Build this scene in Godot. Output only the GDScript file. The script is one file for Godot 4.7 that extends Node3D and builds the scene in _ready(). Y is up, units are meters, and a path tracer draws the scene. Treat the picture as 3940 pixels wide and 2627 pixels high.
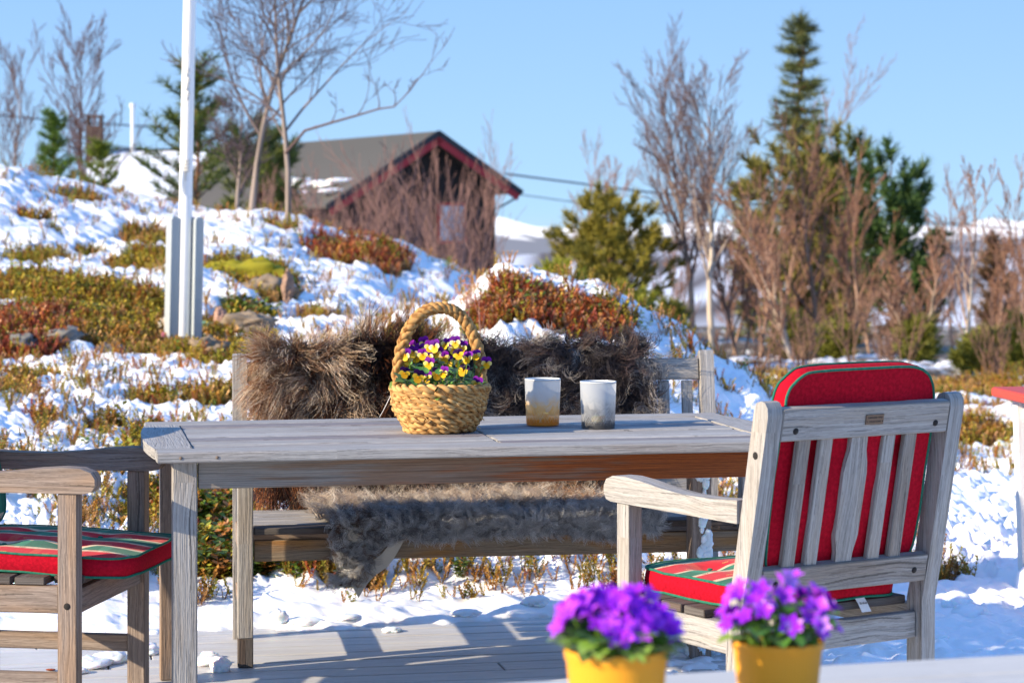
extends Node3D
# A snowy cabin deck in spring: teak table, bench, two chairs, a hill of heather and snow behind.

const F := 8500.0      # focal length in pixels of the 3940 pixel wide photograph
const HORIZON := 906.0 # its horizon row
const EYE := 1.27      # camera height above the deck

var M := {}
var rng := RandomNumberGenerator.new()
var n_big := FastNoiseLite.new()
var n_mid := FastNoiseLite.new()
var n_fine := FastNoiseLite.new()
var n_cell := FastNoiseLite.new()
var n_cell2 := FastNoiseLite.new()
var patches := []


class Geo:
	var v := PackedVector3Array()
	var n := PackedVector3Array()
	var t := PackedVector2Array()
	var c := PackedColorArray()
	var i := PackedInt32Array()
	var col := Color.WHITE

	func vert(p: Vector3, nn: Vector3, uv := Vector2.ZERO) -> int:
		v.append(p); n.append(nn); t.append(uv); c.append(col)
		return v.size() - 1

	# three corners, turned so that the face looks along nn
	func face(a: int, b: int, d: int, nn: Vector3) -> void:
		if (v[b] - v[a]).cross(v[d] - v[a]).dot(nn) > 0.0:
			i.append(a); i.append(d); i.append(b)
		else:
			i.append(a); i.append(b); i.append(d)

	func quad(a: Vector3, b: Vector3, d: Vector3, e: Vector3, nn: Vector3, uv := []) -> void:
		var u = uv if uv.size() == 4 else [Vector2.ZERO, Vector2.RIGHT, Vector2.ONE, Vector2.DOWN]
		var k := vert(a, nn, u[0]); vert(b, nn, u[1]); vert(d, nn, u[2]); vert(e, nn, u[3])
		face(k, k + 1, k + 2, nn); face(k, k + 2, k + 3, nn)

	# a board or block with chamfered edges; uv in metres, u along axis
	func block(x: Transform3D, size: Vector3, ch := 0.003, axis := 0, off := Vector2.ZERO) -> void:
		var h := size / 2.0
		ch = minf(ch, minf(h.x, minf(h.y, h.z)) * 0.45)
		for ax in 3:
			var a1 := (ax + 1) % 3
			var a2 := (ax + 2) % 3
			for s: float in [-1.0, 1.0]:
				var nn := Vector3.ZERO; nn[ax] = s
				var k := v.size()
				for q: Vector2 in [Vector2(-1, -1), Vector2(1, -1), Vector2(1, 1), Vector2(-1, 1)]:
					var p := Vector3.ZERO
					p[ax] = s * h[ax]; p[a1] = q.x * (h[a1] - ch); p[a2] = q.y * (h[a2] - ch)
					vert(x * p, x.basis * nn, wuv(p, axis, ax, off))
				face(k, k + 1, k + 2, x.basis * nn); face(k, k + 2, k + 3, x.basis * nn)
		for ax in 3:
			var a1 := (ax + 1) % 3
			var a2 := (ax + 2) % 3
			for s1: float in [-1.0, 1.0]:
				for s2: float in [-1.0, 1.0]:
					var n1 := Vector3.ZERO; n1[a1] = s1
					var n2 := Vector3.ZERO; n2[a2] = s2
					var k := v.size()
					for e: float in [-1.0, 1.0]:
						var p := Vector3.ZERO; p[ax] = e * (h[ax] - ch)
						p[a1] = s1 * h[a1]; p[a2] = s2 * (h[a2] - ch); vert(x * p, x.basis * n1, wuv(p, axis, a1, off))
						p[a1] = s1 * (h[a1] - ch); p[a2] = s2 * h[a2]; vert(x * p, x.basis * n2, wuv(p, axis, a2, off))
					var nn := x.basis * (n1 + n2)
					face(k, k + 1, k + 3, nn); face(k, k + 3, k + 2, nn)
		for s: Vector3 in [Vector3(1, 1, 1), Vector3(-1, 1, 1), Vector3(1, -1, 1), Vector3(-1, -1, 1), Vector3(1, 1, -1), Vector3(-1, 1, -1), Vector3(1, -1, -1), Vector3(-1, -1, -1)]:
			var k := v.size()
			for ax in 3:
				var p := s * (h - Vector3.ONE * ch); p[ax] = s[ax] * h[ax]
				var nn := Vector3.ZERO; nn[ax] = s[ax]
				vert(x * p, x.basis * nn, wuv(p, axis, ax, off))
			face(k, k + 1, k + 2, x.basis * s)

	func wuv(p: Vector3, axis: int, facing: int, off: Vector2) -> Vector2:
		var o := 3 - axis - facing if facing != axis else (axis + 1) % 3
		var along := p[axis] if facing != axis else p[(axis + 2) % 3] * 0.3
		return Vector2(along, p[o] + facing * 0.031) + off

	# outline in x-y, thickness along z; u runs along y when up is true
	func extrude(x: Transform3D, outline: PackedVector2Array, thick: float, up := true, off := Vector2.ZERO, smooth := 0.8) -> void:
		var tri := Geometry2D.triangulate_polygon(outline)
		var h := thick / 2.0
		for s: float in [-1.0, 1.0]:
			var k := v.size()
			var nn := x.basis * Vector3(0, 0, s)
			for p in outline:
				vert(x * Vector3(p.x, p.y, s * h), nn, (Vector2(p.y, p.x) if up else p) + off)
			for q in range(0, tri.size(), 3):
				face(k + tri[q], k + tri[q + 1], k + tri[q + 2], nn)
		var m := outline.size()
		var turn := 1.0 if not Geometry2D.is_polygon_clockwise(outline) else -1.0
		var en := []
		for q in m:
			var e := (outline[(q + 1) % m] - outline[q]).normalized()
			en.append(Vector2(e.y, -e.x) * turn)
		for q in m:
			var a := outline[q]
			var b := outline[(q + 1) % m]
			var na: Vector2 = en[q]
			var nb: Vector2 = en[q]
			if na.dot(en[(q + m - 1) % m]) > smooth: na = (na + en[(q + m - 1) % m]).normalized()
			if nb.dot(en[(q + 1) % m]) > smooth: nb = (nb + en[(q + 1) % m]).normalized()
			var k := v.size()
			for s: float in [-1.0, 1.0]:
				vert(x * Vector3(a.x, a.y, s * h), x.basis * Vector3(na.x, na.y, 0), Vector2(a.y if up else a.x, s * h + 0.1) + off)
				vert(x * Vector3(b.x, b.y, s * h), x.basis * Vector3(nb.x, nb.y, 0), Vector2(b.y if up else b.x, s * h + 0.1) + off)
			var nn := x.basis * Vector3(en[q].x, en[q].y, 0)
			face(k, k + 1, k + 3, nn); face(k, k + 3, k + 2, nn)

	func tube(path: PackedVector3Array, radii: PackedFloat32Array, sides := 6, cap := false, ulen := 1.0) -> void:
		var m := path.size()
		if m < 2: return
		var dir := (path[1] - path[0]).normalized()
		var side := dir.cross(Vector3.UP if absf(dir.y) < 0.9 else Vector3.RIGHT).normalized()
		var k0 := v.size()
		var along := 0.0
		for q in m:
			var d := (path[mini(q + 1, m - 1)] - path[maxi(q - 1, 0)])
			if d.length_squared() > 1e-14: dir = d.normalized()
			side = (side - dir * side.dot(dir))
			side = side.normalized() if side.length_squared() > 1e-9 else dir.cross(Vector3(0.3, 0.5, 0.8)).normalized()
			var up := dir.cross(side)
			if q > 0: along += path[q].distance_to(path[q - 1])
			for s in sides + (1 if ulen > 0.0 else 0):
				var a := TAU * s / sides
				var nn := side * cos(a) + up * sin(a)
				vert(path[q] + nn * radii[q], nn, Vector2(along * ulen, float(s) / sides * TAU * radii[0]))
		var w := sides + (1 if ulen > 0.0 else 0)
		for q in m - 1:
			for s in sides:
				var a := k0 + q * w + s
				var b := k0 + q * w + (s + 1) % w
				i.append(a); i.append(a + w); i.append(b)
				i.append(b); i.append(a + w); i.append(b + w)
		if cap:
			for e in 2:
				var q := 0 if e == 0 else m - 1
				var nn := (path[0] - path[1]).normalized() if e == 0 else (path[m - 1] - path[m - 2]).normalized()
				var kc := vert(path[q], nn)
				for s in sides:
					vert(v[k0 + q * w + s], nn)
				for s in sides:
					face(kc, kc + 1 + s, kc + 1 + (s + 1) % sides, nn)

	# profile of (radius, height) turned about y; normals from the profile
	func lathe(x: Transform3D, prof: PackedVector2Array, sides := 32, vscale := 1.0) -> void:
		var k0 := v.size()
		var m := prof.size()
		for q in m:
			var d := (prof[mini(q + 1, m - 1)] - prof[maxi(q - 1, 0)]).normalized()
			for s in sides + 1:
				var a := TAU * s / sides
				var r := Vector3(cos(a), 0, sin(a))
				vert(x * (r * prof[q].x + Vector3.UP * prof[q].y), x.basis * (r * d.y - Vector3.UP * d.x), Vector2(float(s) / sides, float(q) / (m - 1) * vscale))
		for q in m - 1:
			for s in sides:
				var a := k0 + q * (sides + 1) + s
				var nn := n[a] + n[a + 1] + n[a + sides + 1] + n[a + sides + 2]
				face(a, a + 1, a + sides + 2, nn); face(a, a + sides + 2, a + sides + 1, nn)

	# a lumpy ball
	func blob(center: Vector3, size: Vector3, noise: FastNoiseLite, rough: float, seed_at: float, rings := 10, sides := 14) -> void:
		var k0 := v.size()
		var pts := []
		for q in rings + 1:
			var b := PI * q / rings
			for s in sides:
				var a := TAU * s / sides
				var d := Vector3(sin(b) * cos(a), cos(b), sin(b) * sin(a))
				pts.append(d * (1.0 + rough * noise.get_noise_3d(d.x * 1.3 + seed_at, d.y * 1.3, d.z * 1.3 - seed_at)) * size)
		for q in rings + 1:
			for s in sides:
				var e1: Vector3 = pts[q * sides + (s + 1) % sides] - pts[q * sides + (s + sides - 1) % sides]
				var e2: Vector3 = pts[mini(q + 1, rings) * sides + s] - pts[maxi(q - 1, 0) * sides + s]
				var nn := e1.cross(e2)
				var p: Vector3 = pts[q * sides + s]
				nn = nn.normalized() if nn.length_squared() > 1e-16 else p.normalized()
				if nn.dot(p) < 0.0: nn = -nn
				vert(center + p, nn, Vector2(float(s) / sides, float(q) / rings))
		for q in rings:
			for s in sides:
				var a := k0 + q * sides + s
				var b := k0 + q * sides + (s + 1) % sides
				var nn := v[a] + v[b + sides] - center * 2.0
				face(a, b, b + sides, nn); face(a, b + sides, a + sides, nn)

	func mesh() -> ArrayMesh:
		var arr := []
		arr.resize(Mesh.ARRAY_MAX)
		arr[Mesh.ARRAY_VERTEX] = v; arr[Mesh.ARRAY_NORMAL] = n; arr[Mesh.ARRAY_TEX_UV] = t; arr[Mesh.ARRAY_COLOR] = c; arr[Mesh.ARRAY_INDEX] = i
		var m := ArrayMesh.new()
		m.add_surface_from_arrays(Mesh.PRIMITIVE_TRIANGLES, arr)
		return m


# ---------- small helpers ----------
func put(g, called: String, mat: Material, parent: Node = self) -> MeshInstance3D:
	var o := MeshInstance3D.new()
	o.name = called
	o.mesh = g.mesh() if g is Geo else g
	o.material_override = mat
	parent.add_child(o, true)
	return o

func base(called: String, at := Vector3.ZERO, turn := 0.0) -> Node3D:
	var o := Node3D.new()
	o.name = called
	add_child(o, true)
	o.position = at
	o.rotation.y = turn
	return o

func tag(o: Node, label: String, category := "", group := "", kind := "") -> Node:
	o.set_meta("label", label)
	if category: o.set_meta("category", category)
	if group: o.set_meta("group", group)
	if kind: o.set_meta("kind", kind)
	return o

func part(parent: Node, called: String, mat: Material, size: Vector3, at: Vector3, axis := 0, ch := 0.003, basis := Basis.IDENTITY) -> MeshInstance3D:
	var g := Geo.new()
	g.block(Transform3D(basis, Vector3.ZERO), size, ch, axis, uvr())
	var o := put(g, called, mat, parent)
	o.position = at
	return o

func uvr() -> Vector2:
	return Vector2(rng.randf_range(0, 4), rng.randf_range(0, 1))

func ramp(x: float, pts: Array) -> float:
	if x <= pts[0][0]: return pts[0][1]
	for k in range(1, pts.size()):
		if x <= pts[k][0]:
			var f: float = (x - pts[k - 1][0]) / (pts[k][0] - pts[k - 1][0])
			f = f * f * (3.0 - 2.0 * f)
			return lerpf(pts[k - 1][1], pts[k][1], f)
	return pts[-1][1]

# a row and column of the photograph (2352 wide view) at a depth, as a point
func at(px: float, py: float, d: float) -> Vector3:
	return Vector3((px * 1.6752 - 1970.0) / F * d, EYE - (py * 1.6752 - HORIZON) / F * d, -d)

# where that ray meets the ground
func hit(px: float, py: float) -> Vector3:
	var d := 7.7
	while d < 60.0:
		var p := at(px, py, d)
		if p.y <= land(p.x, d): return p
		d *= 1.006
	return at(px, py, 60.0)

func lin(r: float, g: float, b: float) -> Color:
	return Color(r, g, b)

# ---------- textures and materials ----------
func tex(w: int, h: int, f: Callable) -> ImageTexture:
	var im := Image.create(w, h, false, Image.FORMAT_RGB8)
	for y in h:
		for x in w:
			im.set_pixel(x, y, f.call(x, y))
	return ImageTexture.create_from_image(im)

func noise(kind: int, freq: float, oct := 4, sd := 1) -> FastNoiseLite:
	var n := FastNoiseLite.new()
	n.noise_type = kind
	n.frequency = freq
	n.fractal_octaves = oct
	n.fractal_type = FastNoiseLite.FRACTAL_FBM if oct > 1 else FastNoiseLite.FRACTAL_NONE
	n.seed = sd
	return n

func plain(color: Color, rough := 0.8, spec := 0.5) -> StandardMaterial3D:
	var m := StandardMaterial3D.new()
	m.albedo_color = color.linear_to_srgb()
	m.roughness = rough
	m.metallic_specular = spec
	return m

func vcol(rough := 0.85, spec := 0.3) -> StandardMaterial3D:
	var m := plain(Color.WHITE, rough, spec)
	m.vertex_color_use_as_albedo = true
	return m

var wood_grain: ImageTexture

# weathered wood: pale and dark fibres, streaks, cracks, blotches; 1024 x 256 pixels for 2 m x 0.25 m
func wood(pale: Color, dark: Color, blotch: Color, share: float, sd: int, rough := 0.85, crack := .62) -> StandardMaterial3D:
	var a := noise(FastNoiseLite.TYPE_SIMPLEX_SMOOTH, 0.05, 3, sd)
	var b := noise(FastNoiseLite.TYPE_SIMPLEX_SMOOTH, 0.011, 3, sd + 7)
	var cr := noise(FastNoiseLite.TYPE_SIMPLEX_SMOOTH, 0.03, 2, sd + 13)
	var t := tex(768, 192, func(x: int, y: int) -> Color:
		var wv := cr.get_noise_2d(x * 0.25, y * 0.2) * 9.0
		var fib := a.get_noise_2d(x * 0.16, (y + wv) * 7.0) * 0.5 + 0.5
		var streak := a.get_noise_2d(x * 0.05 + 900.0, (y + wv) * 1.7) * 0.5 + 0.5
		var fine := a.get_noise_2d(x * 1.1 + 77.0, y * 14.0) * 0.5 + 0.5
		var blo := clampf((b.get_noise_2d(x * 0.5, y * 1.6) * 0.5 + 0.5 - 0.5) * 3.0 + share, 0.0, 1.0)
		var k := clampf((fib - .5) * 0.8 + (streak - .5) * 0.6 + (fine - .5) * 0.6 + 0.55, 0.0, 1.0)
		var c := dark.lerp(pale, k)
		c = c.lerp(blotch * (0.6 + 0.7 * k), blo * 0.75)
		if crack < .68 and a.get_noise_2d(x * .2 + 1500.0, y * 3.6 + wv * 3.0) > .33: c = c * .74
		if cr.get_noise_2d(x * 0.10 + 300.0, y * 2.6 + wv * 2.6) > crack: c = c * 0.5
		return Color(c.r, c.g, c.b).linear_to_srgb())
	var m := StandardMaterial3D.new()
	m.albedo_texture = t
	m.roughness = rough
	m.metallic_specular = 0.35
	m.uv1_scale = Vector3(0.5, 4.0, 1)
	m.heightmap_enabled = true
	m.heightmap_texture = wood_grain
	m.heightmap_scale = 0.16
	return m

func cloth(color: Color, sheen := 0.25) -> StandardMaterial3D:
	var m := plain(color, 0.9, 0.2)
	m.albedo_texture = weave_tex
	m.uv1_triplanar = true
	m.uv1_scale = Vector3.ONE * 9.0
	m.heightmap_enabled = true
	m.heightmap_texture = weave_tex
	m.heightmap_scale = 0.05
	m.rim_enabled = true
	m.rim = sheen
	m.rim_tint = 0.6
	return m

var weave_tex: ImageTexture

func make_materials() -> void:
	var g1 := noise(FastNoiseLite.TYPE_SIMPLEX_SMOOTH, 0.05, 4, 5)
	wood_grain = tex(768, 192, func(x: int, y: int) -> Color:
		var k := g1.get_noise_2d(x * 0.2, y * 6.0) * 0.6 + g1.get_noise_2d(x * 0.9, y * 12.0) * 0.4
		k = clampf(k * 0.7 + 0.5, 0, 1)
		return Color(k, k, k))
	var g2 := noise(FastNoiseLite.TYPE_SIMPLEX_SMOOTH, 0.06, 3, 9)
	weave_tex = tex(256, 256, func(x: int, y: int) -> Color:
		var k := 0.9 + 0.05 * sin(x * TAU / 4.0) * sin(y * TAU / 4.0) + 0.16 * g2.get_noise_2d(x * 0.6, y * 0.6)
		return Color(k, k, k))
	M.grey = wood(lin(.47, .45, .42), lin(.20, .185, .168), lin(.34, .295, .245), 0.16, 3)
	M.grey2 = wood(lin(.41, .39, .36), lin(.16, .145, .13), lin(.26, .21, .165), 0.28, 8)
	M.top = wood(lin(.45, .44, .42), lin(.21, .20, .19), lin(.33, .295, .265), 0.16, 21)
	M.top2 = wood(lin(.51, .50, .48), lin(.25, .24, .228), lin(.39, .355, .325), 0.12, 24)
	M.top3 = wood(lin(.33, .315, .315), lin(.13, .12, .122), lin(.21, .175, .18), 0.25, 27)
	M.brown = wood(lin(.36, .29, .24), lin(.13, .095, .075), lin(.30, .20, .13), 0.25, 35)
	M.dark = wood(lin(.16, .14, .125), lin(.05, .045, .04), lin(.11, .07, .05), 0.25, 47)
	M.orange = wood(lin(.36, .28, .19), lin(.17, .12, .08), lin(.38, .17, .04), 0.30, 59)
	M.red = wood(lin(.26, .085, .025), lin(.055, .022, .012), lin(.10, .035, .018), 0.3, 71, 0.6)
	M.apron = apron_wood()
	M.deck = wood(lin(.66, .65, .62), lin(.50, .49, .47), lin(.50, .48, .45), 0.2, 83, 0.42, .7)
	M.deck.heightmap_scale = 0.05
	M.white = wood(lin(.80, .80, .77), lin(.66, .66, .63), lin(.74, .73, .70), 0.1, 95, 0.55, .9)
	M.white.heightmap_scale = 0.05
	M.shadedwhite = wood(lin(.58, .57, .54), lin(.50, .49, .46), lin(.52, .51, .48), 0.1, 96, 0.6, .9)  # white paint of the side table, its shade mixed into the colour
	M.shadedwhite.heightmap_scale = 0.05
	M.redpaint = wood(lin(.62, .075, .045), lin(.50, .055, .035), lin(.55, .07, .05), 0.1, 97, 0.5, .9)
	M.redpaint.heightmap_scale = 0.05
	M.hole = plain(lin(.015, .012, .01), 0.9)
	M.bronze = plain(lin(.16, .11, .075), 0.45)
	M.bronze.metallic = 0.7
	M.engraved = plain(lin(.03, .02, .015), 0.7)
	M.redcloth = cloth(lin(.50, .006, .022), .08)
	M.green = cloth(lin(.02, .15, .085))
	M.piping = cloth(lin(.035, .20, .13))
	M.cream = cloth(lin(.66, .50, .33))
	M.crimson = cloth(lin(.52, .012, .05))
	M.vcol = vcol()
	M.snow = vcol(0.6, 0.3)
	M.snow.subsurf_scatter_enabled = true
	M.snow.subsurf_scatter_strength = 0.12
	M.snowlump = plain(lin(.90, .91, .93), 0.5, 0.4)
	M.snowlump.subsurf_scatter_enabled = true
	M.snowlump.subsurf_scatter_strength = 0.35
	M.leaf = vcol(0.55, 0.4)
	M.leaf.backlight_enabled = true
	M.leaf.backlight = Color(0.5, 0.5, 0.5)
	M.petal = vcol(0.6, 0.25)
	M.petal.backlight_enabled = true
	M.petal.backlight = Color(0.5, 0.5, 0.5)
	M.bark = vcol(0.85, 0.25)
	M.fur = vcol(0.6, 0.35)
	M.fur.backlight_enabled = true
	M.fur.backlight = Color(0.4, 0.4, 0.4)
	M.pole = plain(lin(.84, .84, .82), 0.35)
	M.polegrey = wood(lin(.42, .46, .47), lin(.33, .37, .38), lin(.38, .42, .42), 0.1, 101, 0.7, .9)
	M.tarwall = wood(lin(.04, .036, .034), lin(.018, .016, .015), lin(.045, .034, .03), 0.3, 103)
	M.barge = plain(lin(.44, .028, .034), 0.6)
	M.fascia = plain(lin(.035, .036, .04), 0.7)
	M.felt = vcol(0.95, 0.1)
	M.chalk = plain(lin(.72, .72, .70), 0.6)
	M.brick = plain(lin(.10, .065, .05), 0.9)
	M.metal = plain(lin(.75, .77, .78), 0.3)
	M.wire = plain(lin(.05, .06, .08), 0.6)
	M.pane = plain(lin(.35, .38, .42), 0.12, 0.6)
	M.rope = plain(lin(.62, .60, .54), 0.9)
	M.straw = vcol(0.75, 0.3)
	M.soil = plain(lin(.03, .022, .016), 0.95)
	M.pot = vcol(0.5, 0.4)
	M.tag = plain(lin(.78, .76, .72), 0.7)
	M.ink = plain(lin(.03, .03, .03), 0.8)
	M.hide = plain(lin(.55, .48, .38), 0.8)
	M.brownwool = plain(lin(.15, .07, .04), 0.95)
	M.greywool = plain(lin(.12, .105, .10), 0.95)
	M.wax = plain(lin(.85, .66, .30), 0.4)
	M.wax.subsurf_scatter_enabled = true
	M.wax.subsurf_scatter_strength = 0.5

# the apron board: grey at one end, still red where it was never bleached
func apron_wood() -> StandardMaterial3D:
	var a := noise(FastNoiseLite.TYPE_SIMPLEX_SMOOTH, 0.05, 3, 131)
	var b := noise(FastNoiseLite.TYPE_SIMPLEX_SMOOTH, 0.012, 3, 137)
	var t := tex(1024, 128, func(x: int, y: int) -> Color:
		var fib := a.get_noise_2d(x * 0.12, y * 6.0) * 0.5 + 0.5
		var fine := a.get_noise_2d(x * 0.8, y * 13.0) * 0.5 + 0.5
		var st := a.get_noise_2d(x * 0.04, y * 2.2 + 40.0)
		var k := clampf(fib * 0.6 + fine * 0.45 - 0.05, 0.0, 1.0)
		var along := x / 1024.0 + b.get_noise_2d(x * 0.5, y * 2.0) * 0.22 + st * 0.14
		var grey := lin(.17, .15, .13).lerp(lin(.40, .36, .31), k)
		var tan_ := lin(.15, .09, .06).lerp(lin(.36, .23, .14), k)
		var rd := lin(.10, .025, .007).lerp(lin(.58, .15, .022), k)
		var c := grey.lerp(tan_, smoothstep(0.05, 0.38, along)).lerp(rd, smoothstep(0.42, 0.72, along))
		c = c * (1.0 - .35 * smoothstep(.0, .35, a.get_noise_2d(x * .05 + 500.0, y * 3.0)))
		return c.linear_to_srgb())
	var m := StandardMaterial3D.new()
	m.albedo_texture = t
	m.roughness = 0.6
	m.metallic_specular = 0.4
	m.heightmap_enabled = true
	m.heightmap_texture = wood_grain
	m.heightmap_scale = 0.1
	return m

# ---------- the ground ----------
const A_PTS := [[-9.0, 2.5], [-5.1, 2.02], [-2.5, 1.6], [-1.3, 1.36], [-0.7, 1.12], [-0.16, 0.9], [0.5, 0.5], [1.4, 0.12], [2.2, 0.0]]
const P_PTS := [[7.55, 0.0], [8.2, 0.09], [9.0, 0.18], [10.0, 0.25], [11.5, 0.33], [13.5, 0.43], [16.0, 0.62], [19.0, 0.88], [21.0, 1.0], [24.0, 1.0], [29.0, 0.65], [37.0, 0.2], [48.0, 0.0]]
const G_PTS := [[-1.1, 0.0], [-0.5, 0.45], [0.0, 0.95], [0.45, 1.0], [0.8, 0.8], [1.15, 0.55], [1.6, 0.22], [2.2, 0.0]]
const V_PTS := [[7.0, 0.0], [14.0, 0.0], [24.0, -0.25], [40.0, -0.9], [60.0, -1.5], [120.0, -4.0]]

func edge(x: float) -> float: # the deck's back edge
	return 7.58 + x * 0.2027

func on_deck(x: float, d: float) -> bool:
	return d < edge(x) and x * 0.98 + (d - 7.58) * 0.199 < 1.78

func land(x: float, d: float) -> float:
	var y := ramp(d, V_PTS)
	var dd := d - 0.2 * clampf(x, -2.0, 2.0) * clampf((9.0 - d) / 1.4, 0.0, 1.0)
	y += ramp(x, A_PTS) * ramp(dd, P_PTS)
	var e := (d - 12.0) / 1.75
	y += 0.78 * exp(-e * e) * ramp(x, G_PTS)
	y += n_big.get_noise_2d(x, d) * 0.16 * clampf((d - 8.2) / 4.0, 0.0, 1.0)
	return y

const CELL := 0.06
const GX := 200
const GD := 420
var pw := PackedFloat32Array()
var ps := PackedByteArray()

# patches of plants: place in the view, half width, half height, kind (0 yellow-green heath, 1 orange-brown heather, 2 rust-red, 3 green lingonberry), strength
func make_patches() -> void:
	pw.resize(GX * GD); ps.resize(GX * GD)
	for k in ps.size(): ps[k] = 1
	var list := [[330, 562, 66, 22, 1, 1.0], [335, 605, 75, 26, 0, 1.1], [575, 642, 100, 26, 0, 1.5], [620, 690, 55, 18, 1, .9], [50, 665, 120, 34, 0, 1.1], [180, 705, 130, 45, 0, 1.3],
		[280, 745, 115, 52, 0, 1.3], [320, 800, 130, 34, 1, 1.15], [60, 765, 110, 50, 2, 1.1], [525, 830, 90, 32, 0, 1.1], [455, 800, 70, 36, 1, 1.2], [785, 585, 95, 27, 2, 1.2], [890, 580, 45, 16, 2, 1.1],
		[645, 525, 45, 9, 1, .9], [495, 492, 35, 8, 1, .9], [252, 435, 32, 12, 1, 1.0], [165, 460, 60, 10, 1, .8], [70, 508, 40, 9, 1, .8], [120, 545, 30, 10, 1, .8], [70, 610, 44, 16, 0, 1.0], [190, 590, 30, 10, 0, .9],
		[715, 745, 60, 12, 1, .9], [565, 733, 70, 16, 3, 1.0], [25, 900, 60, 36, 1, .6], [60, 985, 70, 18, 1, .38], [190, 955, 80, 14, 1, .34], [325, 940, 70, 16, 1, .36], [420, 910, 50, 14, 2, .34], [485, 925, 55, 22, 1, .5],
		[250, 1005, 70, 14, 1, .45], [335, 1015, 36, 20, 2, .75], [80, 1150, 70, 40, 1, .8], [300, 1100, 50, 60, 0, .8], [335, 1200, 50, 60, 0, .9], [490, 1160, 90, 50, 3, 1.0], [500, 1250, 90, 60, 3, 1.2], [500, 1330, 90, 50, 3, 1.2],
		[650, 1325, 110, 44, 3, 1.1], [780, 1370, 90, 26, 1, .65], [1000, 1335, 230, 22, 1, .24], [1240, 705, 120, 30, 2, 1.2], [1250, 745, 170, 34, 2, 1.4], [1330, 780, 110, 28, 2, 1.1], [1115, 735, 60, 34, 2, 1.1], [1405, 745, 36, 26, 0, 1.1],
		[930, 790, 60, 30, 1, .7], [1000, 700, 50, 14, 1, .5], [2000, 1010, 120, 14, 1, .5], [2260, 1010, 90, 26, 1, .9], [1680, 905, 30, 34, 1, .35], [1750, 950, 40, 24, 1, .3]]
	for q in list:
		var p := hit(q[0], q[1])
		var d := -p.z
		var rx: float = q[2] * 1.675 / F * d
		var rd := maxf(0.12, absf(hit(q[0], q[1] - q[3]).z - hit(q[0], q[1] + q[3]).z) * 0.5)
		rd = minf(rd, 1.7)
		var i0 := int((p.x - rx * 1.6 + 6.0) / CELL)
		var i1 := int((p.x + rx * 1.6 + 6.0) / CELL)
		var j0 := int((d - rd * 1.6 - 7.0) / CELL)
		var j1 := int((d + rd * 1.6 - 7.0) / CELL)
		for j in range(maxi(j0, 0), mini(j1, GD - 1) + 1):
			for i in range(maxi(i0, 0), mini(i1, GX - 1) + 1):
				var ax := (i * CELL - 6.0 - p.x) / rx
				var ad := (j * CELL + 7.0 - d) / rd
				var w: float = q[5] * exp(-1.1 * pow(ax * ax + ad * ad, 1.4))
				if w > pw[j * GX + i]:
					pw[j * GX + i] = w
					if w > 0.15: ps[j * GX + i] = q[4]

func patch(x: float, d: float) -> float:
	var i := int((x + 6.0) / CELL)
	var j := int((d - 7.0) / CELL)
	return pw[j * GX + i] if i >= 0 and j >= 0 and i < GX and j < GD else 0.0

func species(x: float, d: float) -> int:
	var i := int((x + 6.0) / CELL)
	var j := int((d - 7.0) / CELL)
	return ps[j * GX + i] if i >= 0 and j >= 0 and i < GX and j < GD else 1

# above zero the ground is snow, below it the plants and the soil show
func snowness(x: float, d: float) -> float:
	var s := 0.50 + n_mid.get_noise_2d(x * 1.0, d * 1.0) * 0.55 + n_fine.get_noise_2d(x, d) * 0.30
	s -= patch(x, d) * 1.15
	if x > 1.2 and d > 13.0: s -= 0.50 * clampf((d - 13.0) / 6.0, 0.0, 1.0)
	if d > 28.0: s -= 0.3
	return s

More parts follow.
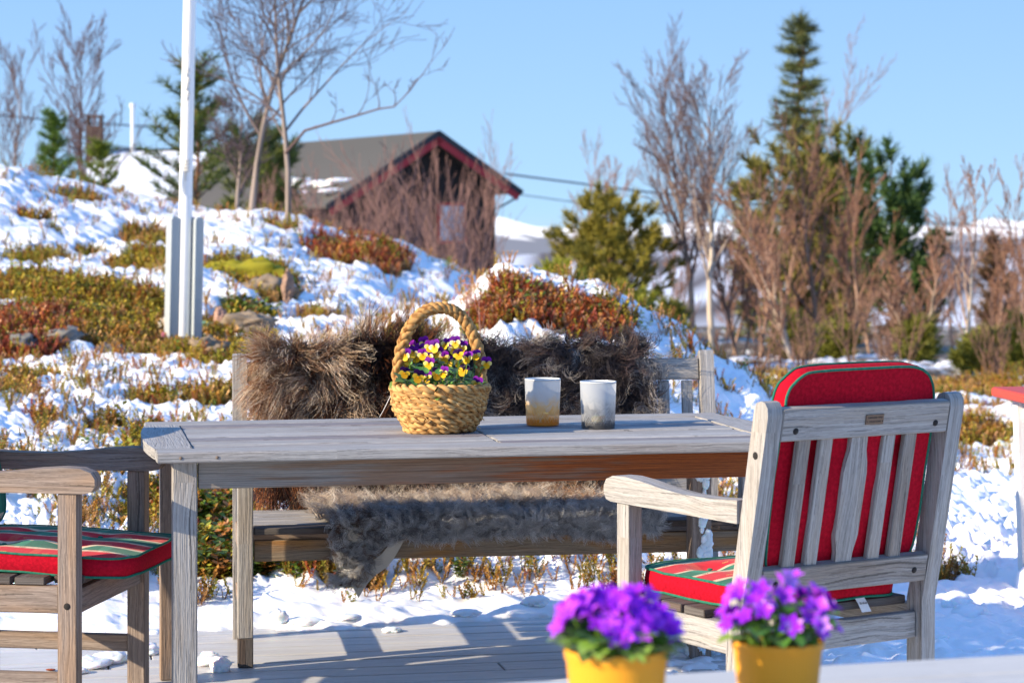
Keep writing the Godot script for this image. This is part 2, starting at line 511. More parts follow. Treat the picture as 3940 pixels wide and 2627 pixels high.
func surf(x: float, d: float) -> Vector2: # height, snowness
	var e := edge(x) - d
	var side := x * 0.98 + (d - 7.58) * 0.199
	if on_deck(x, d):
		var c := 0.045 - e * 0.17 + n_mid.get_noise_2d(x * 2.0, d * 3.0) * 0.035
		var c2 := (x - 0.42 + n_mid.get_noise_2d(x * 1.5 + 40.0, d * 1.5) * 0.35) * 0.055 - 0.012
		c2 = minf(c2, 0.035) + n_fine.get_noise_2d(x * 0.7, d * 1.6) * 0.016 + n_mid.get_noise_2d(x * 4.0, d * 8.0) * 0.022 + n_mid.get_noise_2d(x * 7.0 + 3.0, d * 7.0) * .02 + n_fine.get_noise_2d(x * 2.2, d * 2.2) * .008
		if d < 5.0: c2 -= (5.0 - d) * 0.05
		c = maxf(c, c2) + n_fine.get_noise_2d(x * 1.5 + 5.0, d * 1.5) * .012
		return Vector2(c if c > -0.004 else maxf(c * 3.0, -0.05), 1.0)
	var s := snowness(x, d)
	var y := land(x, d)
	if side > 1.7 and d < 14.0: s = 1.0 if d < 10.5 else lerpf(1.0, s, clampf((d - 10.5) / 3.0, 0.0, 1.0))
	var near := clampf(1.4 - d * 0.02, 0.4, 1.0)
	var lump := 1.0 - clampf(n_cell.get_noise_2d(x, d) * 0.5 + 0.5, 0.0, 1.0)
	var up := clampf(s * 3.0, -0.6, 1.0)
	var lump2 := 1.0 - clampf(n_cell2.get_noise_2d(x, d) * 0.5 + 0.5, 0.0, 1.0)
	lump = lump * .5 + lump2 * lump2 * .75
	y += (0.035 * up + lump * lump * 0.036 * clampf(up + 0.25, 0.0, 1.0) * (.55 + .9 * clampf(n_mid.get_noise_2d(x * .6 + 9.0, d * .6) + .4, 0.0, 1.0)) + n_fine.get_noise_2d(x * 1.3, d * 1.3) * 0.016 + n_fine.get_noise_2d(x * 3.1, d * 3.1) * .014 + n_mid.get_noise_2d(x * 2.2, d * 2.2) * 0.03) * near * lerpf(.25, 1.0, smoothstep(0.0, .5, -e) if side < 1.78 else 1.0)
	y += lump2 * lump2 * .045 * clampf(9.8 - d, 0.0, 1.0) * clampf(up + .4, 0.0, 1.0) * smoothstep(.0, .4, -e)
	if x > 1.6 and d < 12.0: y += absf(n_mid.get_noise_2d(x * 3.0, d * 3.0)) * 0.07
	y += 0.02 * clampf(e + 0.3, 0.0, 0.3)
	return Vector2(y, s)

func gy(x: float, z: float) -> float:
	return surf(x, -z).x

func make_ground() -> void:
	var rows := 0
	var ds := PackedFloat32Array()
	var d := 4.2
	while d < 75.0:
		ds.append(d)
		d *= 1.0028 if d < 16.0 else (1.004 if d < 26.0 else 1.008)
	rows = ds.size()
	var cols := 380
	var g := Geo.new()
	var hs := PackedFloat32Array(); hs.resize(rows * cols)
	g.v.resize(rows * cols); g.n.resize(rows * cols); g.t.resize(rows * cols); g.c.resize(rows * cols)
	for j in rows:
		for i in cols:
			var x := (float(i) / (cols - 1) - 0.5) * 0.80 * ds[j]
			var q := surf(x, ds[j])
			g.v[j * cols + i] = Vector3(x, q.x, -ds[j])
			var k := clampf(q.y * 5.0 + 0.5 + n_fine.get_noise_2d(x * 3.0, ds[j] * 3.0) * 0.8, 0.0, 1.0)
			var f := n_fine.get_noise_2d(x * 2.0 + 90.0, ds[j] * 2.0)
			var soil := Color(.085 + f * .05, .06 + f * .03, .028 + f * .01)
			soil = soil.lerp(Color(.22, .155, .09), clampf(n_mid.get_noise_2d(x * 1.7 + 8.0, ds[j] * 1.7) * 2.0 + .4, 0.0, 1.0))
			g.c[j * cols + i] = soil.lerp(Color(.92, .92, .925), k)
	for j in rows:
		for i in cols:
			var a := g.v[j * cols + mini(i + 1, cols - 1)] - g.v[j * cols + maxi(i - 1, 0)]
			var b := g.v[mini(j + 1, rows - 1) * cols + i] - g.v[maxi(j - 1, 0) * cols + i]
			var nn := a.cross(b).normalized()
			g.n[j * cols + i] = nn if nn.y > 0.0 else -nn
			g.t[j * cols + i] = Vector2(g.v[j * cols + i].x, g.v[j * cols + i].z)
	for j in rows - 1:
		for i in cols - 1:
			var a := j * cols + i
			g.i.append(a); g.i.append(a + cols); g.i.append(a + 1)
			g.i.append(a + 1); g.i.append(a + cols); g.i.append(a + cols + 1)
	var o := put(g, "snowy_ground", M.snow)
	o.set_meta("kind", "structure")
	# the ground in front, under the deck, and the valley beyond
	var h := Geo.new()
	h.col = Color(.86, .88, .90)
	h.quad(Vector3(-30, -0.30, 12), Vector3(30, -0.30, 12), Vector3(30, -0.30, -8.2), Vector3(-30, -0.30, -8.2), Vector3.UP)
	put(h, "ground", M.snow).set_meta("kind", "structure")
	var w := Geo.new()
	var rr := [70.0, 95, 130, 180, 260, 400, 650, 1000, 1500, 2200, 3200]
	var seg := 160
	for q in rr.size():
		for s in seg + 1:
			var a := (float(s) / seg - 0.5) * 2.2
			var x: float = tan(a) * rr[q]
			var y: float = land(clampf(x, -30, 30), rr[q]) - 0.5 if q == 0 else -4.0 - q * 2.0 + n_big.get_noise_2d(x * 0.05, rr[q] * 0.05) * (2.0 + q)
			var f := n_mid.get_noise_2d(x * 0.02, rr[q] * 0.01)
			w.col = Color(.80, .83, .88) if f > 0.05 else Color(.16, .14, .14)
			w.vert(Vector3(x, y, -rr[q]), Vector3.UP)
	for q in rr.size() - 1:
		for s in seg:
			var a: int = q * (seg + 1) + s
			w.face(a, a + 1, a + seg + 2, Vector3.UP); w.face(a, a + seg + 2, a + seg + 1, Vector3.UP)
	put(w, "valley", M.felt).set_meta("kind", "structure")
	make_mountains()

func make_mountains() -> void:
	var g := Geo.new()
	var seg := 260
	var rowsn := 26
	for r in rowsn + 1:
		for s in seg + 1:
			var a := (float(s) / seg - 0.5) * 1.5
			var dd := 3200.0 + r * 90.0
			var x := tan(a) * dd
			var top := 26.0 + n_big.get_noise_2d(x * 0.012 + 30.0, 4.0) * 34.0 + n_mid.get_noise_2d(x * 0.004, 9.0) * 9.0
			var y := -26.0 + (top + 26.0) * pow(float(r) / rowsn, 0.8) + n_mid.get_noise_2d(x * 0.01, dd * 0.01) * 5.0
			var tree := n_mid.get_noise_2d(x * 0.016, dd * 0.012) * 16.0
			g.col = Color(.86, .89, .93) if y > 0.0 + tree else Color(.20, .22, .27)
			g.vert(Vector3(x, y, -dd), Vector3(0, 0.6, 0.8))
	for r in rowsn:
		for s in seg:
			var a := r * (seg + 1) + s
			g.face(a, a + 1, a + seg + 2, Vector3(0, .6, .8)); g.face(a, a + seg + 2, a + seg + 1, Vector3(0, .6, .8))
	put(g, "snowy_hills", M.felt).set_meta("kind", "structure")

# ---------- ground plants ----------
func sprig_mesh(leaves: int, lw: float, ll: float, lean: float, sd: int) -> ArrayMesh:
	var r := RandomNumberGenerator.new()
	r.seed = sd
	var g := Geo.new()
	for st in 3:
		var tip := Vector3(r.randf_range(-.5, .5), 1.0, r.randf_range(-.5, .5)) * r.randf_range(.75, 1.0)
		g.col = Color(.55, .42, .35)
		g.tube(PackedVector3Array([Vector3.ZERO, tip * 0.5 + Vector3(r.randf_range(-.06, .06), 0, r.randf_range(-.06, .06)), tip]), PackedFloat32Array([.02, .014, .006]), 3, false, 0.0)
		for k in leaves:
			var f := lerpf(0.25, 1.0, float(k) / leaves)
			var p := tip * f
			var a := k * 2.4 + r.randf() * 0.6
			var out := Vector3(cos(a), lean + r.randf_range(-.3, .3), sin(a)).normalized()
			var sd_ := out.cross(Vector3.UP).normalized()
			var nn := sd_.cross(out).normalized()
			var w := lw * r.randf_range(.8, 1.2)
			var l := ll * r.randf_range(.7, 1.2)
			g.col = Color.WHITE * r.randf_range(.7, 1.15)
			var k0 := g.vert(p, nn); g.vert(p + out * l * .5 + sd_ * w + nn * w * .2, nn); g.vert(p + out * l, nn); g.vert(p + out * l * .5 - sd_ * w + nn * w * .2, nn)
			g.face(k0, k0 + 1, k0 + 2, nn); g.face(k0, k0 + 2, k0 + 3, nn)
	return g.mesh()

func scatter(called: String, label: String, mesh: ArrayMesh, list: Array, mat: Material) -> void:
	var mm := MultiMesh.new()
	mm.transform_format = MultiMesh.TRANSFORM_3D
	mm.use_colors = true
	mm.mesh = mesh
	mm.instance_count = list.size()
	for k in list.size():
		mm.set_instance_transform(k, list[k][0])
		mm.set_instance_color(k, list[k][1])
	var o := MultiMeshInstance3D.new()
	o.name = called
	o.multimesh = mm
	o.material_override = mat
	add_child(o, true)
	tag(o, label, "ground cover", "", "stuff")

func make_heather() -> void:
	var lists := [[], [], []]
	var pal := [[Color(.46, .36, .025), Color(.30, .27, .025), Color(.56, .40, .04), Color(.40, .19, .03)],
		[Color(.50, .23, .035), Color(.42, .28, .035), Color(.38, .31, .035), Color(.58, .33, .12)],
		[Color(.42, .10, .025), Color(.52, .17, .05), Color(.32, .065, .035), Color(.52, .27, .14)],
		[Color(.20, .30, .03), Color(.38, .38, .04), Color(.12, .18, .02), Color(.46, .18, .04)]]
	var tries := 0
	var made := 0
	while made < 42000 and tries < 300000:
		tries += 1
		var u := rng.randf()
		var d := 7.4 / (1.0 - u * 0.68)
		var x := rng.randf_range(-0.30, 0.30) * d
		if on_deck(x, d) and edge(x) - d > 0.02: continue
		if x * 0.98 + (d - 7.58) * 0.199 > 1.7 and d < 11.0: continue
		var q := surf(x, d)
		var edge_s := q.y + rng.randf_range(-0.09, 0.05)
		if edge_s > 0.02 and rng.randf() > 0.06 * clampf(.6 + n_mid.get_noise_2d(x * 2.0 + 70.0, d * 2.0) * 2.0, 0.0, 1.0): continue
		var sp := species(x, d)
		if rng.randf() < 0.30: sp = [0, 1, 1, 2, 3, 0][rng.randi() % 6]
		var dens := clampf(1.1 - d * 0.02, 0.5, 1.0)
		if rng.randf() > dens: continue
		var c: Color = pal[sp][rng.randi() % 4]
		c = c * rng.randf_range(.65, 1.35)
		var s := rng.randf_range(.055, .125) * (1.0 if edge_s < 0.0 else 0.8) * clampf(0.8 + d * 0.02, 1.0, 1.35)
		var b := Basis(Vector3.UP, rng.randf() * TAU) * Basis(Vector3.RIGHT, rng.randf_range(-.35, .35))
		b = b.scaled(Vector3(s, s * rng.randf_range(.8, 1.3), s))
		var which := 2 if sp == 3 else (1 if sp == 0 and rng.randf() < .5 else 0)
		lists[which].append([Transform3D(b, Vector3(x, q.x - 0.012, -d)), Color(c.r, c.g, c.b, 1.0)])
		made += 1
	scatter("heather", "rust and orange heather poking through the snow on the slope", sprig_mesh(16, .045, .16, .9, 11), lists[0], M.leaf)
	scatter("heath_shrub", "low yellow-green evergreen heath in tufts on the slope", sprig_mesh(13, .07, .2, .5, 12), lists[1], M.leaf)
	scatter("lingonberry", "green lingonberry leaves along the back edge of the deck", sprig_mesh(9, .12, .30, .3, 13), lists[2], M.leaf)

func stone(px: float, py: float, r: Vector3, color: Color, label: String, called := "painted_stone", cat := "stone", lift := 0.55) -> void:
	var p := hit(px, py)
	var g := Geo.new()
	g.col = color
	g.blob(Vector3.ZERO, r, n_mid, 0.55, px * 0.37, 18, 26)
	for k in g.v.size():
		var f := n_fine.get_noise_3d(g.v[k].x * 9.0 + px, g.v[k].y * 9.0, g.v[k].z * 9.0)
		g.c[k] = color * (1.0 + f * 0.45)
	var o := put(g, called, M.vcol)
	o.position = Vector3(p.x, gy(p.x, p.z) + r.y * (lift if r.x > .1 else 1.5), p.z)
	o.rotation.y = px * 0.05
	tag(o, label, cat)

# ---------- trees ----------
func limb(g: Geo, p: Vector3, dir: Vector3, length: float, r: float, level: int, o: Dictionary, rr: RandomNumberGenerator) -> void:
	var segs: int = [9, 6, 5, 4][mini(level, 3)]
	var path := PackedVector3Array([p])
	var rad := PackedFloat32Array([r])
	var q := p
	var dd := dir.normalized()
	for k in segs:
		dd = (dd + Vector3(rr.randf_range(-1, 1), rr.randf_range(-.7, .7), rr.randf_range(-1, 1)) * (o.wander if level > 0 else o.get("trunk_wander", o.wander)) + Vector3.UP * (o.rise if level > 0 else o.rise * 0.6)).normalized()
		q += dd * length / segs
		path.append(q)
		rad.append(maxf(r * (1.0 - 0.85 * (k + 1.0) / segs), o.thin))
	g.col = o.twig if level > 0 else o.bark
	if level == 1: g.col = Color(o.bark).lerp(o.twig, 0.6)
	g.col = g.col * rr.randf_range(.8, 1.2)
	var k0 := g.v.size()
	g.tube(path, rad, [7, 4, 3, 3][mini(level, 3)], false, 0.0)
	if level == 0:
		for k in range(k0, g.v.size()):
			var f := n_fine.get_noise_3d(g.v[k].x * 4.0, g.v[k].y * 1.6, g.v[k].z * 4.0)
			var h := (g.v[k].y - p.y) / length
			var c: Color = Color(o.bark).lerp(o.twig, smoothstep(0.45, 0.95, h))
			g.c[k] = c * (0.35 if f > 0.28 else 1.0 + f * 0.5)
	if level >= o.levels: return
	var n: int = o.counts[level]
	for k in n:
		var f := lerpf(o.start if level == 0 else 0.2, 1.0, (k + rr.randf()) / n)
		var at_ := f * segs
		var a := int(minf(at_, segs - 1))
		var b := path[a].lerp(path[a + 1], at_ - a)
		var along := (path[a + 1] - path[a]).normalized()
		var out := along.cross(Vector3(rr.randf_range(-1, 1), rr.randf_range(-1, 1), rr.randf_range(-1, 1))).normalized()
		var ang: float = o.angle * rr.randf_range(.6, 1.3)
		var nd := along * cos(ang) + out * sin(ang)
		var nl: float = length * o.ratio * rr.randf_range(.6, 1.15) * (1.15 - 0.55 * f if level == 0 else 1.0 - .3 * f)
		limb(g, b, nd, nl, maxf(lerpf(rad[a], rad[a + 1], at_ - a) * 0.6, o.thin), level + 1, o, rr)

const BIRCH := {"wander": .16, "rise": .05, "thin": .0045, "bark": Color(.52, .43, .35), "twig": Color(.13, .075, .065), "levels": 3, "counts": [17, 8, 5], "start": .25, "angle": .62, "ratio": .42}

# one tree: trunk and branches share one branching mesh here, split into trunk and crown
func bare_tree(called: String, label: String, p: Vector3, height: float, r: float, sd: int, change := {}, lean := Vector3.ZERO, stems := 1, cat := "tree", group := "") -> Node3D:
	var o := BIRCH.duplicate()
	o.merge(change, true)
	var t := base(called, p)
	var rr := RandomNumberGenerator.new()
	rr.seed = sd
	var tg := Geo.new()
	var cg := Geo.new()
	for s in stems:
		var dir := Vector3.UP + lean + (Vector3(rr.randf_range(-.28, .28), 0, rr.randf_range(-.28, .28)) if stems > 1 else Vector3.ZERO)
		var one := Geo.new()
		var hgt := height * (1.0 if s == 0 else rr.randf_range(.6, .95))
		limb(one, Vector3(0, -.1, 0), dir, hgt, r * (1.0 if s == 0 else rr.randf_range(.6, .9)), 0, o, rr)
		var cut := 7 * 10
		var k := tg.v.size()
		for q in cut:
			tg.v.append(one.v[q]); tg.n.append(one.n[q]); tg.t.append(one.t[q]); tg.c.append(one.c[q])
		var ci := cg.v.size() - cut
		for q in range(cut, one.v.size()):
			cg.v.append(one.v[q]); cg.n.append(one.n[q]); cg.t.append(one.t[q]); cg.c.append(one.c[q])
		for q in one.i:
			break
		for q in range(0, one.i.size(), 3):
			if one.i[q] < cut:
				for e in 3: tg.i.append(one.i[q + e] + k)
			else:
				for e in 3: cg.i.append(one.i[q + e] + ci)
	put(tg, "trunk", M.bark, t)
	put(cg, "crown", M.bark, t)
	tag(t, label, cat, group)
	return t

# needles round a shoot
func tuft(g: Geo, p: Vector3, dir: Vector3, size: float, n: int, color: Color, rr: RandomNumberGenerator, wide := 0.05) -> void:
	for k in n:
		var out := (dir * rr.randf_range(.2, 1.1) + Vector3(rr.randf_range(-1, 1), rr.randf_range(-.6, 1), rr.randf_range(-1, 1)) * .8).normalized()
		var side := out.cross(Vector3(rr.randf_range(-1, 1), rr.randf_range(-1, 1), rr.randf_range(-1, 1))).normalized() * size * wide
		var nn := side.cross(out).normalized()
		if nn.y < 0.0: nn = -nn
		g.col = color * rr.randf_range(.6, 1.4)
		var s := p - dir * size * rr.randf_range(0.0, .7)
		var k0 := g.vert(s - side, nn); g.vert(s + side, nn); g.vert(s + out * size * rr.randf_range(.7, 1.2), nn)
		g.face(k0, k0 + 1, k0 + 2, nn)

func conifer(called: String, label: String, p: Vector3, height: float, spread: float, sd: int, color: Color, kind := "pine", first := .12, gap := .2) -> Node3D:
	var t := base(called, p)
	var rr := RandomNumberGenerator.new()
	rr.seed = sd
	var tg := Geo.new()
	tg.col = Color(.20, .105, .055)
	var path := PackedVector3Array()
	var rad := PackedFloat32Array()
	for k in 9:
		path.append(Vector3(sin(k * 1.7 + sd) * .012 * height, height * k / 8.0 - .1, cos(k * 1.3 + sd) * .012 * height))
		rad.append(lerpf(height * .016, height * .002, k / 8.0))
	tg.tube(path, rad, 7, false, 0.0)
	var bg := Geo.new()
	var ng := Geo.new()
	var y := height * first
	if kind == "round":
		round_crown(bg, ng, path, height, spread, first, gap, color, rr)
		y = height
	while y < height * .985:
		var f := y / height
		var n := 5 if kind == "spruce" else 4
		var a0 := rr.randf() * TAU
		for k in n + (rr.randi() % 3):
			var a := a0 + TAU * k / n + rr.randf_range(-.35, .35)
			var reach: float = spread * (pow(1.0 - f, .8) + .08) if kind == "pine" else spread * (1.0 - f + .03)
			reach *= rr.randf_range(.55, 1.12)
			var rise := (.55 if kind == "pine" else (-.12 if kind == "spruce" else .25)) * rr.randf_range(.5, 1.4)
			var s := Vector3(0, y + rr.randf_range(-.45, .45) * gap, 0)
			var bp := PackedVector3Array([s])
			var br := PackedFloat32Array([height * .005 + .004])
			var m := 5
			for q in m:
				var u := (q + 1.0) / m
				var drop := (u * .34 - u * u * .42 if kind == "spruce" else u * u * -.10)
				bp.append(s + Vector3(cos(a) * u, rise * u - drop + rr.randf_range(-.03, .03), sin(a) * u) * reach)
				br.append(lerpf(height * .004 + .003, .002, u))
			bg.col = Color(.15, .085, .05)
			bg.tube(bp, br, 3, false, 0.0)
			var size := gap * (.75 if kind == "pine" else .8)
			for q in range(1, m + 1):
				var dir := (bp[q] - bp[q - 1]).normalized()
				var steps := maxi(1, int(reach / m / (size * .45)))
				for e in steps:
					if kind != "spruce" and q == 1: continue
					var pos := bp[q - 1].lerp(bp[q], (e + 1.0) / steps)
					if kind == "spruce" and rr.randf() < .3: continue
					tuft(ng, pos, (dir + Vector3.UP * .3).normalized(), size, 16 if kind == "pine" else 10, color, rr)
					if q < m:
						var sd2 := dir.cross(Vector3.UP).normalized() * (1.0 if rr.randf() < .5 else -1.0)
						var tp := pos + (sd2 + dir * .7 + Vector3.UP * .2).normalized() * size * rr.randf_range(.6, 1.5)
						bg.tube(PackedVector3Array([pos, tp]), PackedFloat32Array([.003, .002]), 3, false, 0.0)
						tuft(ng, tp, (tp - pos).normalized(), size, 16, color, rr)
		y += gap * rr.randf_range(.8, 1.3) * (1.0 if kind != "spruce" else .8)
	tuft(ng, path[8], Vector3.UP, gap, 24, color, rr)
	if kind == "round":
		for q in bg.i: tg.i.append(q + tg.v.size())
		tg.v.append_array(bg.v); tg.n.append_array(bg.n); tg.t.append_array(bg.t); tg.c.append_array(bg.c)
		put(tg, "trunk", M.bark, t)
	else:
		put(tg, "trunk", M.bark, t)
		put(bg, "branches", M.bark, t)
	put(ng, "crown", M.leaf, t)
	tag(t, label, "tree")
	return t

# a dense egg-shaped crown of needle tufts with gaps, on limbs that leave the trunk
func round_crown(bg: Geo, ng: Geo, trunk: PackedVector3Array, height: float, spread: float, first: float, gap: float, color: Color, rr: RandomNumberGenerator) -> void:
	var n := int(clampf(34.0 * spread * height / (gap * gap) * .12, 120, 620))
	var lo := height * first
	var lobes := []
	for k in 15:
		var a := k * 2.4 + rr.randf() * .5
		var v := (k + .5) / 15.0
		var rad := spread * .68 * sqrt(maxf(.0, 1.0 - pow(v * 1.55 - .55, 2.0))) * rr.randf_range(.75, 1.1)
		lobes.append(Vector3(cos(a) * rad, lerpf(lo + spread * .25, height - spread * .36, v), sin(a) * rad))
	for k in n:
		var d := Vector3(rr.randf_range(-1, 1), rr.randf_range(-1, 1), rr.randf_range(-1, 1))
		if d.length() < .1: continue
		d = d.normalized()
		var u := (d.y + 1.0) * .5
		var e := pow(rr.randf_range(.22, 1.0), .45)
		var lump := 1.0 + .38 * n_big.get_noise_3d(d.x * 3.2 + height * 7.0, d.y * 3.2, d.z * 3.2)
		var lobe: Vector3 = lobes[k % lobes.size()]
		var p := lobe + d * spread * .42 * e * lump
		if p.y < lo: p.y = lo + rr.randf() * .1
		if n_mid.get_noise_3d(p.x * 1.1 / spread, p.y * 1.1 / spread + height, p.z * 1.1 / spread) < -.22: continue
		var out := (Vector3(p.x, 0, p.z) / spread + Vector3.UP * .8).normalized()
		tuft(ng, p, out, gap * rr.randf_range(.8, 1.25), 30, color, rr, .075)
		tuft(ng, p + out * gap * .5, out, gap * .7, 16, color, rr, .08)
		if k % 5 == 0:
			var f := clampf((p.y - spread * .4) / height, .05, .95)
			var a := trunk[int(f * 8.0)].lerp(trunk[mini(int(f * 8.0) + 1, 8)], f * 8.0 - int(f * 8.0))
			bg.col = Color(.15, .085, .05)
			bg.tube(PackedVector3Array([a, a.lerp(p, .5) + Vector3.DOWN * .05 * spread, p]), PackedFloat32Array([height * .005 + .003, height * .003 + .003, .003]), 4, false, 0.0)

func spot(px: float, d: float) -> Vector3: # on the ground under a column of the view
	var x := (px * 1.6752 - 1970.0) / F * d
	return Vector3(x, land(x, d) - .05, -d)

func rise_to(p: Vector3, py: float) -> float: # height of a thing standing at p that reaches that row
	return EYE - (py * 1.6752 - HORIZON) / F * -p.z - p.y

func make_trees() -> void:
	var p := spot(185, 30.0)
	bare_tree("birch_tree", "slender bare birch rising behind the snowy crest beside the chimney", p, rise_to(p, 55) * .88, .032, 4, {"angle": .42, "counts": [28, 10, 6], "thin": .003, "bark": Color(.22, .14, .12)})
	p = spot(-14, 33.0)
	bare_tree("birch_tree", "bare birch top at the far end of the snowy crest", p, rise_to(p, 165), .035, 5, {"angle": .5, "counts": [24, 10, 5], "thin": .003})
	p = spot(122, 25.0)
	conifer("pine_tree", "knee-high young pine on the crest by the slender birch", p, rise_to(p, 262), .26, 6, Color(.10, .17, .02), "pine", .1, .13)
	p = spot(232, 23.5)
	conifer("pine_tree", "bright green pine sapling in front of the chimney", p, rise_to(p, 318), .24, 7, Color(.15, .19, .015), "pine", .1, .12)
	p = spot(452, 25.0)
	conifer("pine_tree", "open young pine with upswept tips standing behind the flagpole", p, rise_to(p, 138), .74, 8, Color(.10, .13, .022), "pine", .12, .2)
	p = spot(590, 45.0)
	conifer("pine_tree", "dark round pine behind the twisted birches", p, rise_to(p, 262), 1.0, 9, Color(.12, .14, .03), "round", .1, .26)
	p = spot(640, 47.0)
	conifer("pine_tree", "dark pine top against the cabin roof", p, rise_to(p, 285), .6, 10, Color(.10, .14, .035), "round", .1, .26)
	# the two twisted old birches by the cabin
	var twisted := {"wander": .24, "trunk_wander": .10, "rise": .05, "angle": .72, "ratio": .5, "counts": [20, 10, 6], "start": .30, "bark": Color(.30, .24, .20), "twig": Color(.12, .085, .085), "thin": .0026}
	p = spot(570, 20.5)
	bare_tree("birch_tree", "twisted old birch with pale forked trunk, next to the flagpole", p, 3.0, .034, 14, twisted, Vector3(.03, 0, 0))
	p = spot(655, 20.0)
	bare_tree("birch_tree", "twisted birch sending a long crooked limb over the cabin roof", p, 2.9, .031, 33, twisted, Vector3(.03, 0, 0))
	p = spot(545, 21.5)
	bare_tree("birch_tree", "short birch stem between the flagpole and the twisted birches", p, 1.2, .026, 29, twisted, Vector3(-.05, 0, 0))
	var crooked := Geo.new()
	var cr := [[655, 352], [700, 300], [760, 282], [820, 265], [870, 250], [905, 245], [925, 225], [940, 210]]
	var path := PackedVector3Array(); var rad := PackedFloat32Array()
	for k in cr.size():
		path.append(at(cr[k][0], cr[k][1], 20.0 - k * .08)); rad.append(.015 - k * .0016)
	var bt := get_node("birch_tree4") if has_node("birch_tree4") else null
	crooked.col = Color(.13, .09, .08)
	var off := Vector3.ZERO
	if bt: off = bt.position
	for k in path.size(): path[k] -= off
	crooked.tube(path, rad, 5, false, 0.0)
	var rr := RandomNumberGenerator.new(); rr.seed = 3
	for k in range(2, 8):
		limb(crooked, path[k], Vector3(rr.randf_range(-.2, .7), rr.randf_range(.3, 1), rr.randf_range(-.4, .4)), rr.randf_range(.2, .6), .006, 1, {"wander": .3, "rise": .03, "thin": .0026, "bark": Color(.13, .09, .08), "twig": Color(.11, .08, .08), "levels": 3, "counts": [3, 3, 4], "start": .2, "angle": .6, "ratio": .5}, rr)
	if bt: put(crooked, "limb", M.bark, bt)
	# thin reddish saplings in front of the cabin
	var brush := {"wander": .10, "rise": .04, "angle": .34, "ratio": .5, "counts": [10, 5, 3], "start": .12, "levels": 2, "bark": Color(.30, .185, .145), "twig": Color(.28, .16, .13), "thin": .003}
	var xs := [945, 975, 1005, 1035, 1060, 1085, 1110, 870, 840, 800, 760, 725, 690, 620, 590]
	var tops := [345, 330, 340, 360, 375, 400, 440, 410, 400, 400, 410, 420, 430, 430, 440]
	for k in xs.size():
		p = spot(xs[k], 27.0 + (k * 7 % 5))
		p.y -= .35
		bare_tree("birch_sapling", "reddish bare sapling in the thicket before the cabin", p, maxf(.7, rise_to(p, tops[k])), .014, 100 + k, brush, Vector3(rng.randf_range(-.07, .07), 0, 0), 3, "sapling", "saplings before the cabin")
	# to the right: the juniper, the tall birches, the spruce and the woods
	p = spot(1395, 30.0)
	p.x += .05
	conifer("pine_tree", "round bushy pine with browned needles, alone beyond the heather mound", p, rise_to(p, 432), .90, 41, Color(.30, .25, .035), "round", .34, .15)
	p = spot(1255, 24.0)
	conifer("juniper_bush", "low yellow-green juniper bush at the cabin corner", p, rise_to(p, 590), .55, 42, Color(.33, .33, .03), "round", .05, .13)
	p = spot(1450, 25.0)
	conifer("juniper_bush", "small juniper bush under the round pine", p, rise_to(p, 650), .4, 43, Color(.33, .32, .03), "round", .05, .13)
	var tall := {"wander": .12, "rise": .05, "angle": .5, "counts": [30, 11, 6], "thin": .0032, "bark": Color(.40, .32, .26), "twig": Color(.17, .11, .10), "start": .32}
	p = spot(1592, 30.0)
	bare_tree("birch_tree", "tall bare birch with dense purple-brown crown against the sky", p, rise_to(p, 105) * .84, .055, 44, tall, Vector3(.02, 0, 0))
	p = spot(1640, 29.5)
	bare_tree("birch_tree", "tall birch with pale cream trunk beside the dense-crowned birch", p, rise_to(p, 105) * .82, .05, 45, tall.merged({"bark": Color(.62, .52, .40)}, true), Vector3(.035, 0, 0))
	p = spot(1838, 44.0)
	conifer("spruce_tree", "tall spruce spire standing above all other trees", p, rise_to(p, 25), 1.85, 46, Color(.12, .14, .045), "spruce", .1, .27)
	p = spot(1830, 40.0)
	conifer("pine_tree", "broad brownish pine crown below the spruce spire", p, rise_to(p, 275), 1.45, 47, Color(.21, .185, .04), "round", .12, .3)
	p = spot(1930, 41.0)
	conifer("pine_tree", "broad olive pine right beside the spruce", p, rise_to(p, 290), 1.1, 48, Color(.15, .17, .035), "round", .12, .3)
	p = spot(2052, 37.0)
	conifer("pine_tree", "dark green pine with open branches at the edge of the woods", p, rise_to(p, 338), .95, 49, Color(.065, .12, .03), "round", .2, .26)
	p = spot(2290, 36.0)
	conifer("juniper_tree", "brown upright juniper in the thin birches", p, rise_to(p, 540), .35, 50, Color(.19, .12, .07), "round", .1, .2)
	var wood_ := {"wander": .12, "rise": .05, "angle": .42, "counts": [17, 8, 4], "start": .15, "twig": Color(.28, .15, .10), "bark": Color(.42, .27, .19)}
